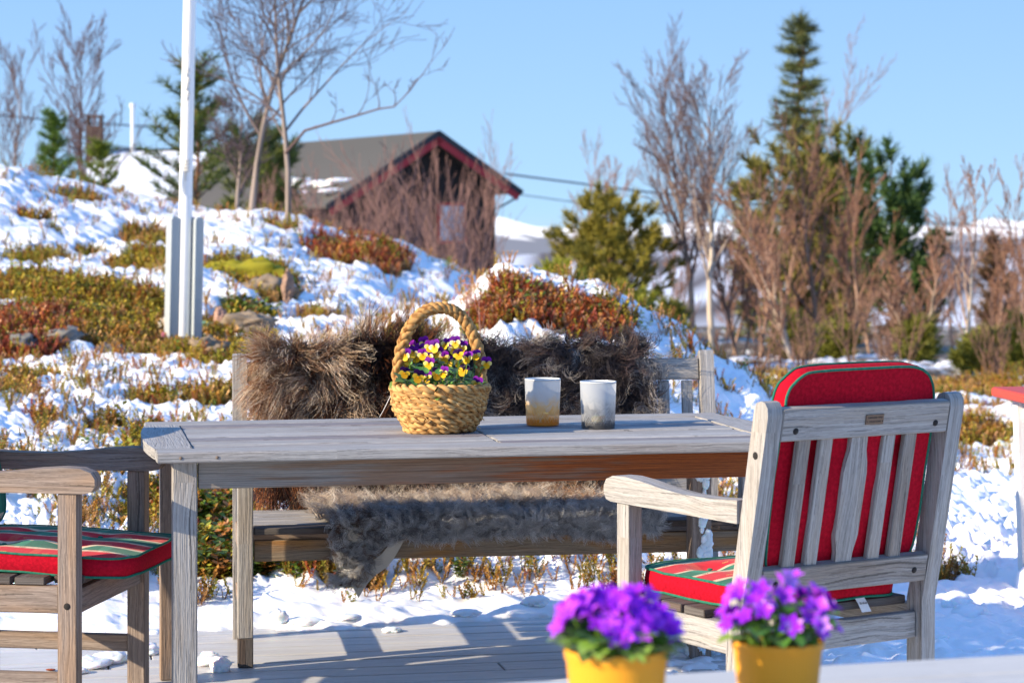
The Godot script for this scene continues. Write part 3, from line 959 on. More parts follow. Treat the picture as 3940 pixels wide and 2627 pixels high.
	var list := [[1700, 470, 31, "brown birch at the near corner of the birch thicket", .03], [1745, 420, 29, "brown-twigged birch in the middle of the thicket under the spruce", .035], [1790, 400, 33, "slim birch in the thicket, in front of the broad pine", .03],
		[1830, 430, 27, "peach-barked birch with sunlit trunk in the thicket", .04], [1880, 350, 31, "birch with reddish upper trunk in front of the olive pine", .04], [1915, 190, 45, "thin birch top showing beside the spruce spire", .035], [1960, 420, 30, "leaning brown birch at the thicket's edge", .03],
		[2000, 470, 34, "birch between the olive pine and the dark green pine", .03], [2095, 560, 27, "grey birch with knotted forked stems", .04], [2140, 560, 33, "thin birch right behind the grey knotted birch", .025], [2228, 420, 25, "straight birch with cream trunk by the red-topped table", .035],
		[2275, 560, 29, "thin dark birch next to the straight cream birch", .025], [2330, 470, 27, "bare birch with crossing twigs over the red-topped table", .03], [2360, 450, 30, "bare birch at the end of the woods", .03], [1540, 520, 34, "faint thin birch left of the dense-crowned birch", .022],
		[1680, 520, 34, "small birch behind the cream birch trunk", .022], [2190, 430, 40, "pale distant birch top behind the grey knotted birch", .025], [1330, 380, 46, "wispy birch top over the round pine", .022], [1390, 400, 47, "wispy birch tip behind the round pine", .022]]
	for k in list.size():
		var q = list[k]
		p = spot(q[0], q[2])
		var ch := wood_.duplicate()
		if k in [8, 10, 3]: ch.bark = Color(.58, .47, .36)
		if k == 8: ch.merge({"wander": .28}, true)
		if q[1] < 480 and q[0] > 2150: ch.counts = [13, 7, 4]
		bare_tree("birch_tree", q[3], p, rise_to(p, q[1]), q[4], 200 + k * 3, ch, Vector3(rng.randf_range(-.05, .05), 0, 0), 3 if k == 8 else (2 if k % 3 == 0 else 1))
	# saplings in the brushwood along the foot of the woods
	for k in 28:
		var px := rng.randf_range(1480, 2400)
		p = spot(px, rng.randf_range(20.0, 34.0))
		bare_tree("birch_sapling", "low brown sapling in the brushwood at the foot of the woods", p, rng.randf_range(.5, 1.25), .012, 400 + k, brush.merged({"counts": [8, 5, 3], "bark": Color(.24, .15, .10), "twig": Color(.24, .14, .10)}, true), Vector3(rng.randf_range(-.15, .15), 0, 0), 3, "sapling", "saplings at the foot of the woods")
	for k in 7:
		p = spot(rng.randf_range(1500, 2380), rng.randf_range(22.0, 33.0))
		conifer("juniper_bush", "knee-high yellow-green juniper in the brushwood", p, rng.randf_range(.4, .9), .26, 500 + k, Color(.20, .20, .03), "round", .05, .14).set_meta("group", "junipers in the brushwood")
	# bare twigs standing on the mound behind the bench
	for k in 12:
		var px := 885.0 + k * 20.0 + rng.randf_range(-6, 6)
		p = spot(px, 10.6 + rng.randf_range(-.4, .8))
		bare_tree("bare_twig", "thin bare shrub stem standing behind the wicker basket", p, rng.randf_range(.28, .62) * (1.35 if k in [4, 7] else 1.0), .0045, 600 + k, {"wander": .06, "rise": .1, "thin": .0012, "counts": [4, 2, 0], "levels": 1, "angle": .4, "ratio": .3, "bark": Color(.36, .22, .17), "twig": Color(.34, .18, .16)}, Vector3(rng.randf_range(-.1, .25), 0, 0), 1, "shrub", "bare stems behind the basket")

# ---------- far buildings, wires ----------
func make_cabin() -> void:
	var d := 50.0
	var t := base("cabin", Vector3(-.02, 0, 0))
	var apex := at(982, 304, d)
	var th := .55
	var right := Vector3(cos(th), 0, -sin(th)) # along the gable wall, away to the right
	var back := Vector3(-sin(th), 0, -cos(th)) # along the ridge
	t.position = Vector3(apex.x, -.6, apex.z)
	t.basis = Basis(right, Vector3.UP, -back)
	var top := apex.y + .6
	var pitch := .60
	var hr := 1.80  # half width to the right wall
	var hl := 2.15
	var over := .42
	# gable boards, one by one
	var bw := .13
	var x := -hl
	while x < hr - .01:
		var w := minf(bw, hr - x)
		var hh := top - .22 - absf(x + w / 2.0) * pitch
		var c := .012 if int(round(x / bw)) % 2 == 0 else 0.0
		part(t, "board", M.tarwall, Vector3(w - .006, hh, .03), Vector3(x + w / 2.0, hh / 2.0, -.02 + c), 1, .004)
		x += bw
	part(t, "side_wall", M.tarwall, Vector3(.06, top - hl * pitch - .2, 11.6), Vector3(-hl + .03, (top - hl * pitch - .2) / 2.0, -5.86), 2)
	part(t, "side_wall", M.tarwall, Vector3(.06, top - hr * pitch - .2, 11.6), Vector3(hr - .03, (top - hr * pitch - .2) / 2.0, -5.86), 2)
	var ll := (hl + over + .25) / cos(atan(pitch))
	var lr := (hr + over) / cos(atan(pitch))
	var roof := Geo.new()
	for s in [[-1.0, ll], [1.0, lr]]:
		var k0 := roof.v.size()
		roof.block(Transform3D(Basis(Vector3.BACK, -s[0] * atan(pitch)), Vector3(s[0] * s[1] * .5 * cos(atan(pitch)), top - .02 - s[1] * .5 * sin(atan(pitch)), -5.8)), Vector3(s[1], .08, 12.6), .01, 0)
		for k in range(k0, roof.v.size()): roof.c[k] = Color(.10, .097, .093) * (1.0 + .5 * n_mid.get_noise_3d(roof.v[k].x, roof.v[k].y, roof.v[k].z))
	var rf := put(roof, "roof", M.felt, t)
	for s in [[-1.0, ll], [1.0, lr]]:
		var bs := Basis(Vector3.BACK, -s[0] * atan(pitch))
		var mid := Vector3(s[0] * s[1] * .5 * cos(atan(pitch)), top - s[1] * .5 * sin(atan(pitch)), .52)
		part(rf, "fascia", M.fascia, Vector3(s[1], .13, .03), mid + bs.y * -.03, 0, .004, bs)
		part(rf, "barge_board", M.barge, Vector3(s[1] - .05, .16, .025), mid + bs.y * -.17 + Vector3(0, 0, -.02), 0, .004, bs)
	part(rf, "brace", M.fascia, Vector3(.5, .04, .04), Vector3(hr + .2, top - hr * pitch - .5, .2), 0, .004, Basis(Vector3.BACK, .45))
	# snow left along the lower edge of the near roof slope
	var sg := Geo.new()
	for k in 9:
		var u := .62 + rng.randf() * .28
		sg.blob(Vector3(-u * ll * cos(atan(pitch)), top + .03 - u * ll * sin(atan(pitch)), -.1 - k * .42), Vector3(.34, .07, .34), n_fine, .5, k * 1.7, 7, 10)
	put(sg, "roof_snow", M.snowlump, t)
	part(rf, "roof_vent", M.felt, Vector3(.25, .3, .25), Vector3(-.5, top - .15, -6.0), 1)
	# windows
	for q in [[.62, 1.9, .62, .8], [-1.75, 1.35, .42, .55]]:
		var w := part(t, "window", M.pane, Vector3(q[2], q[3], .02), Vector3(q[0], q[1] + .25, .012), 0)
		for s in [-1.0, 1.0]:
			part(w, "frame", M.barge, Vector3(.07, q[3] + .14, .04), Vector3(s * (q[2] * .5 + .035), 0, .01), 1)
			part(w, "frame", M.barge, Vector3(q[2], .07, .04), Vector3(0, s * (q[3] * .5 + .035), .01), 0)
		part(w, "curtain", M.chalk, Vector3(q[2] * .36, q[3] * .96, .006), Vector3(-q[2] * .3, 0, .012), 1)
		part(w, "curtain", M.chalk, Vector3(q[2] * .30, q[3] * .96, .006), Vector3(q[2] * .33, 0, .012), 1)
	tag(t, "dark timber cabin with red barge boards and grey felt roof", "cabin")
	# the neighbour's house: only its snowy roof, chimney and vent pipe show over the crest
	var b := base("house", at(330, 345, 60.0))
	var r2 := Geo.new()
	r2.col = Color(.86, .89, .93)
	for k in 1:
		r2.quad(Vector3(-1.3, 0, 0), Vector3(2.8, 0, -.2), Vector3(2.8, -1.5, 3.2), Vector3(-1.3, -1.5, 3.4), Vector3(0, .9, .4))
		r2.quad(Vector3(-1.3, 0, 0), Vector3(2.8, 0, -.2), Vector3(2.8, -1.5, -3.6), Vector3(-1.3, -1.5, -3.4), Vector3(0, .9, -.4))
	put(r2, "roof", M.snow, b)
	part(b, "ridge", M.fascia, Vector3(4.1, .06, .12), Vector3(.75, .02, -.1), 0, .01, Basis(Vector3.UP, .048))
	part(b, "wall", M.tarwall, Vector3(4.0, 2.4, 6.0), Vector3(.75, -2.75, -.1), 0)
	var c := part(b, "chimney", M.brick, Vector3(.42, 1.0, .42), Vector3(-1.30, .15, .2), 1)
	part(c, "chimney_cap", M.brick, Vector3(.46, .06, .46), Vector3(0, .76, 0), 0)
	for s in [-1.0, 1.0]: part(c, "cap_leg", M.brick, Vector3(.06, .24, .36), Vector3(s * .17, .61, 0), 1)
	var vg := Geo.new()
	vg.lathe(Transform3D.IDENTITY, PackedVector2Array([Vector2(.055, -.1), Vector2(.055, 1.15), Vector2(.085, 1.16), Vector2(.085, 1.26), Vector2(.0, 1.28)]), 14)
	put(vg, "vent_pipe", M.metal, b).position = Vector3(-.30, 0, .05)
	tag(b, "neighbour's house with white snow-covered roof and brown chimney", "house")

func wire(label: String, a: Vector3, b: Vector3, sag: float, r: float) -> void:
	var path := PackedVector3Array(); var rad := PackedFloat32Array()
	for k in 25:
		var u := k / 24.0
		path.append(a.lerp(b, u) - Vector3.UP * sag * 4.0 * u * (1.0 - u)); rad.append(r)
	var g := Geo.new()
	g.tube(path, rad, 5, false, 0.0)
	tag(put(g, "power_line", M.wire), label, "cable")

func make_wires() -> void:
	wire("overhead cable crossing the sky behind the flagpole", at(-300, 235, 70), at(470, 297, 80), .1, .03)
	wire("low overhead cable running along the snowy roof ridge", at(150, 325, 70), at(520, 352, 80), .05, .02)
	wire("overhead cable running from the cabin eave into the woods", at(1160, 399, 75), at(2600, 540, 120), .3, .035)
	wire("thin lower cable running right of the cabin", at(1190, 446, 80), at(2600, 600, 130), .3, .02)

# ---------- deck ----------
func make_deck() -> void:
	var t := base("deck", Vector3(0, 0, -7.58), .2)
	t.set_meta("kind", "structure")
	var row := 0
	var b := 0.0
	while b < 7.0:
		var x := -4.2 + (row * 37 % 10) * .21
		while x < 1.78:
			var l: float = [2.4, 1.9, 2.7][(row + int(x * 3.0 + 90)) % 3]
			var x1 := minf(x + l, 1.78)
			if x1 - x > .1:
				part(t, "board", M.deck, Vector3(x1 - x - .003, .028, .116), Vector3((x + x1) / 2.0, -.014 - rng.randf() * .0012, b + .06), 0, .004)
			x = x1
		b += .121
		row += 1
	for k in 8:
		part(t, "joist", M.brown, Vector3(.048, .15, 7.0), Vector3(-4.0 + k * .8, -.105, 3.5), 2)

# ---------- furniture ----------
const SIDE := Basis(Vector3(0, 0, 1), Vector3(0, 1, 0), Vector3(-1, 0, 0))

func shape(parent: Node, called: String, mat: Material, outline: PackedVector2Array, thick: float, at_: Vector3, basis := Basis.IDENTITY, up := true) -> MeshInstance3D:
	var g := Geo.new()
	g.extrude(Transform3D(basis, Vector3.ZERO), outline, thick, up, uvr())
	var o := put(g, called, mat, parent)
	o.position = at_
	return o

func disc(parent: Node, called: String, mat: Material, at_: Vector3, normal: Vector3, r := .006) -> void:
	var g := Geo.new()
	var y := normal.normalized()
	var x := y.cross(Vector3(.31, .2, .9)).normalized()
	g.lathe(Transform3D(Basis(x, y, x.cross(y)), Vector3.ZERO), PackedVector2Array([Vector2(r, -.004), Vector2(r, .0008), Vector2(0, .0009)]), 12)
	put(g, called, mat, parent).position = at_

func make_table() -> void:
	var L := 1.72
	var W := .94
	var t := base("garden_table", Vector3(-.883, 0, -5.48), .198)
	tag(t, "long weathered teak table with slatted top and reddish apron", "table")
	var y := .7165
	var rail := .108
	part(t, "edge_board", M.top, Vector3(L, .027, rail), Vector3(L / 2, y, -rail / 2), 0, .0045)
	part(t, "edge_board", M.top, Vector3(L, .027, rail), Vector3(L / 2, y, -W + rail / 2), 0, .0045)
	for s in 2: # the two bowed ends
		var o := PackedVector2Array()
		var z0 := -W + rail + .0025
		var z1 := -rail - .0025
		for k in 13:
			var u := k / 12.0
			var z := lerpf(z0, z1, u)
			var bow := .022 * (1.0 - pow(u * 2.0 - 1.0, 2.0))
			o.append(Vector2(-bow, -z))
		o.append(Vector2(.094, -z1)); o.append(Vector2(.094, -z0))
		if s == 1:
			for k in o.size(): o[k].x = L - o[k].x
		shape(t, "end_board", M.top, o, .027, Vector3(0, y, 0), Basis(Vector3(1, 0, 0), Vector3(0, 0, -1), Vector3(0, 1, 0)))
	var n := 7
	var sw := (W - rail * 2.0) / n
	for k in n:
		for s in 2:
			var a := .096 if s == 0 else .9015
			var e := .8985 if s == 0 else L - .096
			part(t, "slat", [M.top, M.top2, M.top3, M.top][(k * 3 + s * 2) % 4], Vector3(e - a, .024, sw - .012), Vector3((a + e) / 2, y + .001 - rng.randf() * .0032, -rail - sw * (k + .5)), 0, .005)
	for q in [.14, .52, .9, 1.28, L - .14]:
		part(t, "batten", M.brown, Vector3(.05, .02, W - .14), Vector3(q, .692, -W / 2), 2)
	var lw := .062
	for q in [Vector2(.042, .05), Vector2(L - .042 - lw, .05), Vector2(.042, W - .05 - lw), Vector2(L - .042 - lw, W - .05 - lw)]:
		var m: Material = M.grey if q.y < .2 else M.brown
		var leg := part(t, "leg", m, Vector3(lw, .7025, lw), Vector3(q.x + lw / 2, .35125, -q.y - lw / 2), 1, .004)
		if q.x > 1.0 and q.y > .5: # frost clinging to the leg
			var fg := Geo.new()
			for k in 90:
				fg.blob(Vector3(rng.randf_range(-.010, .027), rng.randf_range(-.32, .30), lw / 2 + .001), Vector3(rng.randf_range(.006, .013), rng.randf_range(.008, .02), .005), n_fine, .5, k * 2.3, 6, 8)
			put(fg, "frost", M.snowlump, leg)
	for f in 2:
		var zz := -.06 - .0125 if f == 0 else -W + .06 + .0125
		var g := Geo.new()
		var len_ := L - .208 - .004
		g.block(Transform3D.IDENTITY, Vector3(len_, .071, .025), .003, 0)
		for k in g.v.size(): g.t[k] = Vector2(g.v[k].x / len_ + .5, .5 - g.v[k].y / .08 + g.v[k].z * 2.0)
		put(g, "apron", M.apron, t).position = Vector3(L / 2, .6670, zz)
	for s in 2:
		part(t, "apron", M.brown, Vector3(.025, .071, W - .1 - lw * 2 - .004), Vector3(.075 if s == 0 else L - .075, .667, -W / 2), 2)
	for q in [Vector2(.06, .04), Vector2(.15, .05)]:
		disc(t, "plug", M.brown, Vector3(q.x, y, .0005), Vector3(0, 0, 1), .004)

func make_bench() -> void:
	var w := 1.57
	var t := base("garden_bench", Vector3(-.806, 0, -6.487), .155)
	tag(t, "weathered teak bench under sheepskins behind the table", "bench")
	for s in 2:
		var x := .0225 if s == 0 else w - .0225
		var leg := part(t, "leg", M.grey, Vector3(.045, .535, .05), Vector3(x, .3525, -.025), 1)
		part(leg, "wet_foot", M.dark, Vector3(.0455, .085, .0505), Vector3(0, -.31, 0), 1)
		var post := PackedVector2Array([Vector2(.0, 0), Vector2(.048, 0), Vector2(.044, .40), Vector2(.105, .87), Vector2(.1, .885), Vector2(.085, .894), Vector2(.07, .89), Vector2(.06, .87), Vector2(0, .42)])
		for k in post.size(): post[k].x = -post[k].x
		shape(t, "leg", M.grey, post, .045, Vector3(x, 0, -.47), Basis(Vector3(0, 0, 1), Vector3(0, 1, 0), Vector3(-1, 0, 0)))
		part(t, "side_rail", M.brown, Vector3(.03, .062, .42), Vector3(x, .34, -.26), 2)
		var arm := arm_outline()
		shape(t, "armrest", M.grey, arm, .055, Vector3(x, .62, -.03), SIDE, false)
		part(t, "stretcher", M.brown, Vector3(.028, .04, .42), Vector3(x, .16, -.26), 2)
	part(t, "front_rail", M.orange, Vector3(w - .095, .063, .025), Vector3(w / 2, .3395, -.03), 0)
	part(t, "back_rail", M.brown, Vector3(w - .095, .06, .025), Vector3(w / 2, .34, -.44), 0)
	for k in 5:
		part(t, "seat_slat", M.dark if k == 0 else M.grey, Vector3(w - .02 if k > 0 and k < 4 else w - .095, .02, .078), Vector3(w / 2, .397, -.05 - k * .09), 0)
	for x in [.52, 1.05]: part(t, "seat_support", M.brown, Vector3(.035, .05, .4), Vector3(x, .36, -.24), 2)
	var lean := Basis(Vector3.RIGHT, -.125)
	part(t, "top_rail", M.grey, Vector3(w - .094, .07, .028), Vector3(w / 2, .832, -.555), 0, .004, lean)
	part(t, "lower_rail", M.grey, Vector3(w - .094, .05, .028), Vector3(w / 2, .455, -.503), 0, .004, lean)
	for k in 19:
		part(t, "back_slat", M.grey, Vector3(.036, .316, .014), Vector3(.088 + k * (w - .176) / 18.0, .638, -.528), 1, .003, lean)

func arm_outline() -> PackedVector2Array: # x from the tip (negative) to the back, y up from the underside
	var o := PackedVector2Array([Vector2(.46, .0), Vector2(.46, .052), Vector2(.36, .046), Vector2(.26, .045), Vector2(.17, .051), Vector2(.09, .060), Vector2(.03, .064), Vector2(-.02, .062), Vector2(-.048, .052), Vector2(-.058, .036), Vector2(-.058, .018), Vector2(-.048, .004), Vector2(-.03, .0)])
	for k in o.size(): o[k].x = o[k].x - .0
	return o

func make_chair(label: String, pos: Vector3, turn: float, wood_: Array, across: bool) -> Node3D:
	var t := base("garden_chair", pos, turn)
	tag(t, label, "chair", "")
	var main: Material = wood_[0]
	var arm_wood: Material = wood_[1]
	var front: Material = wood_[2]
	var far: Material = wood_[3]
	var hw := .2875
	for s: float in [-1.0, 1.0]:
		var x: float = s * (hw - .0205)
		var fm: Material = front if s > 0.0 else far
		var leg := part(t, "leg", fm, Vector3(.041, .635, .05), Vector3(x, .3175, -.451), 1)
		disc(leg, "plug", M.hole, Vector3(s * .0205, .04, 0), Vector3(s, 0, 0), .0085)
		var post := PackedVector2Array([Vector2(-.05, 0), Vector2(.005, 0), Vector2(.0, .20), Vector2(.002, .42), Vector2(.025, .52), Vector2(.098, .875), Vector2(.097, .895), Vector2(.088, .907), Vector2(.075, .910), Vector2(.058, .905), Vector2(.050, .89), Vector2(-.022, .53), Vector2(-.05, .42)])
		var ps_ := shape(t, "leg", main, post, .041, Vector3(x, 0, 0), SIDE)
		disc(ps_, "plug", M.hole, Vector3(s * .0206, .79, .055), Vector3(s, 0, 0), .0085)
		shape(t, "armrest", arm_wood, arm_outline(), .05, Vector3(x, .635, -.465), SIDE, false)
		part(t, "stretcher", far, Vector3(.025, .045, .376), Vector3(x, .168, -.238), 2)
		part(t, "side_rail", front, Vector3(.028, .068, .376), Vector3(x, .372, -.238), 2)
	part(t, "front_rail", front, Vector3(hw * 2 - .084, .062, .026), Vector3(0, .362, -.452), 0)
	part(t, "back_rail", front, Vector3(hw * 2 - .084, .062, .026), Vector3(0, .362, -.03), 0)
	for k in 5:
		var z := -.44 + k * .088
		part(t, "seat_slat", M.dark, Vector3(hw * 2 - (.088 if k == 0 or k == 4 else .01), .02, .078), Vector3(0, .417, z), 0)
	var lean := Basis(Vector3.RIGHT, .202)
	var zb := func(y: float) -> float: return .001 + (y - .47) * .205
	var other: Material = M.grey2 if main == M.grey else main
	part(t, "top_rail", main, Vector3(hw * 2 - .084, .074, .028), Vector3(0, .858, zb.call(.858)), 0, .004, lean)
	part(t, "lower_rail", other, Vector3(hw * 2 - .084, .066, .028), Vector3(0, .503, zb.call(.503)), 0, .004, lean)
	for k in 5:
		var x: float = [-.169, -.105, -.010, .079, .143][k]
		if k != 2:
			part(t, "back_slat", other if k % 2 == 0 else main, Vector3(.038, .302, .015), Vector3(x, .6785, zb.call(.6785)), 1, .003, lean)
		else:
			var o := PackedVector2Array([Vector2(-.023, -.151), Vector2(.023, -.151), Vector2(.024, -.125), Vector2(.033, -.085), Vector2(.034, .06), Vector2(.031, .085), Vector2(.024, .115), Vector2(.023, .151), Vector2(-.023, .151), Vector2(-.024, .115), Vector2(-.031, .085), Vector2(-.034, .06), Vector2(-.033, -.085), Vector2(-.024, -.125)])
			shape(t, "back_slat", main, o, .015, Vector3(x, .6785, zb.call(.6785)), lean)
	for q in [[-.205, .845], [.205, .845], [.205, .50], [-.205, .50]]:
		disc(t, "plug", M.hole, Vector3(q[0], q[1], zb.call(q[1])) + lean.z * .0141, lean.z, .0075)
	return t

var stripe_mat := {}

func stripes(along_x: bool) -> StandardMaterial3D:
	if stripe_mat.has(along_x): return stripe_mat[along_x]
	var nz := noise(FastNoiseLite.TYPE_SIMPLEX_SMOOTH, .05, 3, 61)
	var cr := lin(.66, .50, .33)
	var gr := lin(.018, .15, .085)
	var rd := lin(.62, .015, .03)
	var og := lin(.68, .10, .05)
	var t := tex(512, 512, func(x: int, y: int) -> Color:
		var v := y if along_x else x
		var k := fmod(v / 512.0 * .5 + .035, .158)
		var c := cr
		if k < .052: c = rd
		elif k < .066: c = cr
		elif k < .128: c = gr
		elif k < .142: c = cr
		else: c = rd
		var u := (x if along_x else y) / 512.0 * .5
		if c == rd and fmod(u, .11) < .024: c = rd.lerp(og, .55)
		if c == cr and fmod(u + .03, .11) < .028: c = cr.lerp(og, .28)
		if c == gr and fmod(u + .05, .11) < .024: c = gr * 1.5
		var e := fmod(u, .11)
		if e > .05 and e < .068 and absf(k - .135) < .003 and (x + y) % 5 < 3: c = lin(.25, .10, .03)
		if e > .08 and e < .098 and absf(k - .03) < .003 and (x + y) % 5 < 3: c = lin(.75, .50, .10)
		c = c * (1.0 + nz.get_noise_2d(x * 1.2, y * 1.2) * .18)
		return c.linear_to_srgb())
	var m := StandardMaterial3D.new()
	m.albedo_texture = t
	m.roughness = .9
	m.metallic_specular = .2
	m.rim_enabled = true
	m.rim = .2
	m.heightmap_enabled = true
	m.heightmap_texture = weave_tex
	m.heightmap_scale = .04
	stripe_mat[along_x] = m
	return m

# a box cushion: striped face, plain back, red band, two runs of green piping, tufts
func cushion(t: Node3D, w: float, l: float, h: float, r: float, along_x: bool, tufts: Array, wob := .006, sd := 1.0) -> void:
	var n := 96
	var ring := []
	for k in n:
		var a := TAU * k / n
		var c := Vector2(cos(a), sin(a))
		var p := Vector2(signf(c.x) * pow(absf(c.x), .32), signf(c.y) * pow(absf(c.y), .32)) * Vector2(w / 2, l / 2)
		p *= 1.0 + wob * 2.0 * n_mid.get_noise_2d(c.x * .8 + sd, c.y * .8)
		ring.append(p)
	var hgt := func(p: Vector2, u: float) -> float:
		var y := h * .5 + .012 * (1.0 - u * u) + n_mid.get_noise_2d(p.x * 3.0 + sd, p.y * 3.0) * wob
		for q: Vector2 in tufts: y -= .016 * exp(-p.distance_squared_to(q) / .0016)
		return y
	for s: float in [1.0, -1.0]:
		var g := Geo.new()
		var m := 22
		for j in m + 1:
			var u := 1.0 - pow(1.0 - float(j) / m, 1.3)
			for k in n:
				var p: Vector2 = ring[k] * u
				var y: float = hgt.call(p, u) if u < .999 else h * .5 + n_mid.get_noise_2d(p.x * 3.0 + sd, p.y * 3.0) * wob
				g.vert(Vector3(p.x, y * s, p.y), Vector3(0, s, 0), Vector2(p.x / .5 + .5, p.y / .5 + .5))
		for j in m:
			for k in n:
				var a := j * n + k
				var b := j * n + (k + 1) % n
				g.face(a, b, b + n, Vector3(0, s, 0)); g.face(a, b + n, a + n, Vector3(0, s, 0))
		smooth(g, Vector3(0, s, 0))
		put(g, "face" if s > 0.0 else "underside", stripes(along_x) if s > 0.0 else M.redcloth, t)
	var bg := Geo.new()
	for j in 6:
		var u := j / 5.0
		for k in n + 1:
			var p: Vector2 = ring[k % n]
			var e := n_mid.get_noise_2d(p.x * 3.0 + sd, p.y * 3.0) * wob
			var out := 1.0 + .022 * sin(u * PI) + .006 * n_fine.get_noise_2d(p.x * 5.0 + p.y * 3.0, u * 2.0)
			bg.vert(Vector3(p.x * out, lerpf(-h * .5 - e, h * .5 + e, u), p.y * out), Vector3(p.x / w, 0, p.y / l).normalized(), Vector2(k * .02, u * h))
	for j in 5:
		for k in n:
			var a := j * (n + 1) + k
			var nn := bg.n[a]
			bg.face(a, a + 1, a + n + 2, nn); bg.face(a, a + n + 2, a + n + 1, nn)
	smooth(bg, Vector3.ZERO)
	put(bg, "side_band", M.redcloth, t)
	for s: float in [1.0, -1.0]:
		var path := PackedVector3Array(); var rad := PackedFloat32Array()
		for k in n + 1:
			var p: Vector2 = ring[k % n]
			var e := n_mid.get_noise_2d(p.x * 3.0 + sd, p.y * 3.0) * wob
			path.append(Vector3(p.x * 1.008, s * (h * .5 + e), p.y * 1.008)); rad.append(.0032)
		var pg := Geo.new()
		pg.tube(path, rad, 6)
		put(pg, "piping", M.piping, t)
	for q: Vector2 in tufts:
		var tg := Geo.new()
		tg.blob(Vector3(q.x, h * .5 + .012 - .013, q.y), Vector3(.007, .003, .007), n_fine, .1, 2.0, 6, 10)
		put(tg, "tuft_button", M.piping, t)

# smooth normals from the faces; facing tells which way they look (zero keeps each vertex's side)
func smooth(g: Geo, facing: Vector3) -> void:
	var acc := PackedVector3Array(); acc.resize(g.v.size())
	for k in range(0, g.i.size(), 3):
		var nn := (g.v[g.i[k + 2]] - g.v[g.i[k]]).cross(g.v[g.i[k + 1]] - g.v[g.i[k]])
		for e in 3: acc[g.i[k + e]] += nn
	for k in acc.size():
		if acc[k].length_squared() < 1e-18: continue
		var nn := acc[k].normalized()
		var f := facing if facing != Vector3.ZERO else g.n[k]
		g.n[k] = nn if nn.dot(f) > 0.0 else -nn

func make_chairs() -> void:
	# the chair drawn up to the table, its back to us
	var a := make_chair("weathered grey teak armchair with red back cushion seen from behind", Vector3(.502, 0, -4.862) + Basis(Vector3.UP, .56) * Vector3(.2875, 0, 0), .56, [M.grey, M.grey, M.grey, M.grey], true)
	var plate := part(a, "name_plate", M.bronze, Vector3(.052, .023, .003), Vector3(.018, .862, .001 + (.862 - .47) * .205) + Basis(Vector3.RIGHT, .202).z * .0156, 0, .001, Basis(Vector3.RIGHT, .202))
	for k in 2:
		var tm := TextMesh.new()
		tm.text = ["SUNSHINE YEAR", "COLLECTION"][k]
		var sf := SystemFont.new(); sf.font_names = PackedStringArray(["Droid Sans"]); sf.font_weight = 700
		tm.font = sf
		tm.font_size = 32
		tm.pixel_size = .0056 / 32.0
		tm.depth = .0004
		var o := put(tm, "lettering", M.engraved, plate)
		o.position = Basis(Vector3.RIGHT, .202) * Vector3(0, .0045 - k * .009, .0016)
		o.basis = Basis(Vector3.RIGHT, .202)
	for s in [-1.0, 1.0]: disc(plate, "rivet", M.hole, Basis(Vector3.RIGHT, .202) * Vector3(s * .0225, -.004, .0017), Basis(Vector3.RIGHT, .202).z, .0012)
	cushions_for(a, false, true)
	# the chair at the head of the table
	var turn := -1.72
	var corner := Vector3(-1.071, 0, -5.43)
	var pos := corner - Basis(Vector3.UP, turn) * Vector3(.2875, 0, -.476)
	var b := make_chair("brown teak armchair with striped seat cushion at the head of the table", pos, turn, [M.brown, M.brown, M.brown, M.brown], true)
	cushions_for(b, true, false)

func cushions_for(chair: Node3D, along_z: bool, has_tag: bool) -> void:
	var x := Transform3D(chair.basis, chair.position)
	var s := base("seat_cushion")
	s.transform = x * Transform3D(Basis(Vector3.RIGHT, -.015 if has_tag else -.045), Vector3(0, .4545 if has_tag else .4535, -.262 if has_tag else -.318))
	cushion(s, .465, .44 if has_tag else .53, .050, .06, not along_z, [Vector2(-.11, -.08), Vector2(.11, -.08), Vector2(-.11, .10), Vector2(.11, .10)], .006, 3.0 if has_tag else 8.0)
	tag(s, "striped red and green seat cushion on the grey chair turned from us" if has_tag else "striped cushion hanging over the front of the brown chair's seat", "cushion")
	var b := base("back_cushion")
	var lean := Basis(Vector3.RIGHT, .205 if has_tag else .17)
	b.transform = x * Transform3D(lean * Basis(Vector3.RIGHT, -PI / 2), Vector3(.0, .735, -.001 + (.735 - .47) * .205 - (.036 if has_tag else .088)))
	cushion(b, .445, .49, .044, .06, true, [Vector2(-.11, .05), Vector2(.11, .05)], .008, 5.0 if has_tag else 12.0)
	tag(b, "plain red back cushion with green piping, rising above the grey chair's top rail" if has_tag else "striped back cushion leaning on the brown chair", "cushion")
	if has_tag:
		var tg := Geo.new()
		var path := [Vector3(.09, -.02, .222), Vector3(.094, -.036, .232), Vector3(.098, -.054, .240)]
		for k in 2:
			var a: Vector3 = path[k]; var c: Vector3 = path[k + 1]
			tg.quad(a + Vector3(-.014, 0, 0), a + Vector3(.014, 0, 0), c + Vector3(.014, 0, 0), c + Vector3(-.014, 0, 0), Vector3(0, .4, .9))
			tg.quad(a + Vector3(-.014, 0, -.0006), a + Vector3(.014, 0, -.0006), c + Vector3(.014, 0, -.0006), c + Vector3(-.014, 0, -.0006), Vector3(0, -.4, -.9))
		var lt := put(tg, "care_label", M.tag, s)
		var tm := TextMesh.new()
		tm.text = "Brafab"
		tm.font_size = 32; tm.pixel_size = .007 / 32.0; tm.depth = .0003
		var o := put(tm, "lettering", M.ink, lt)
		o.position = Vector3(.094, -.034, .2335)
		o.basis = Basis(Vector3.RIGHT, -.46)

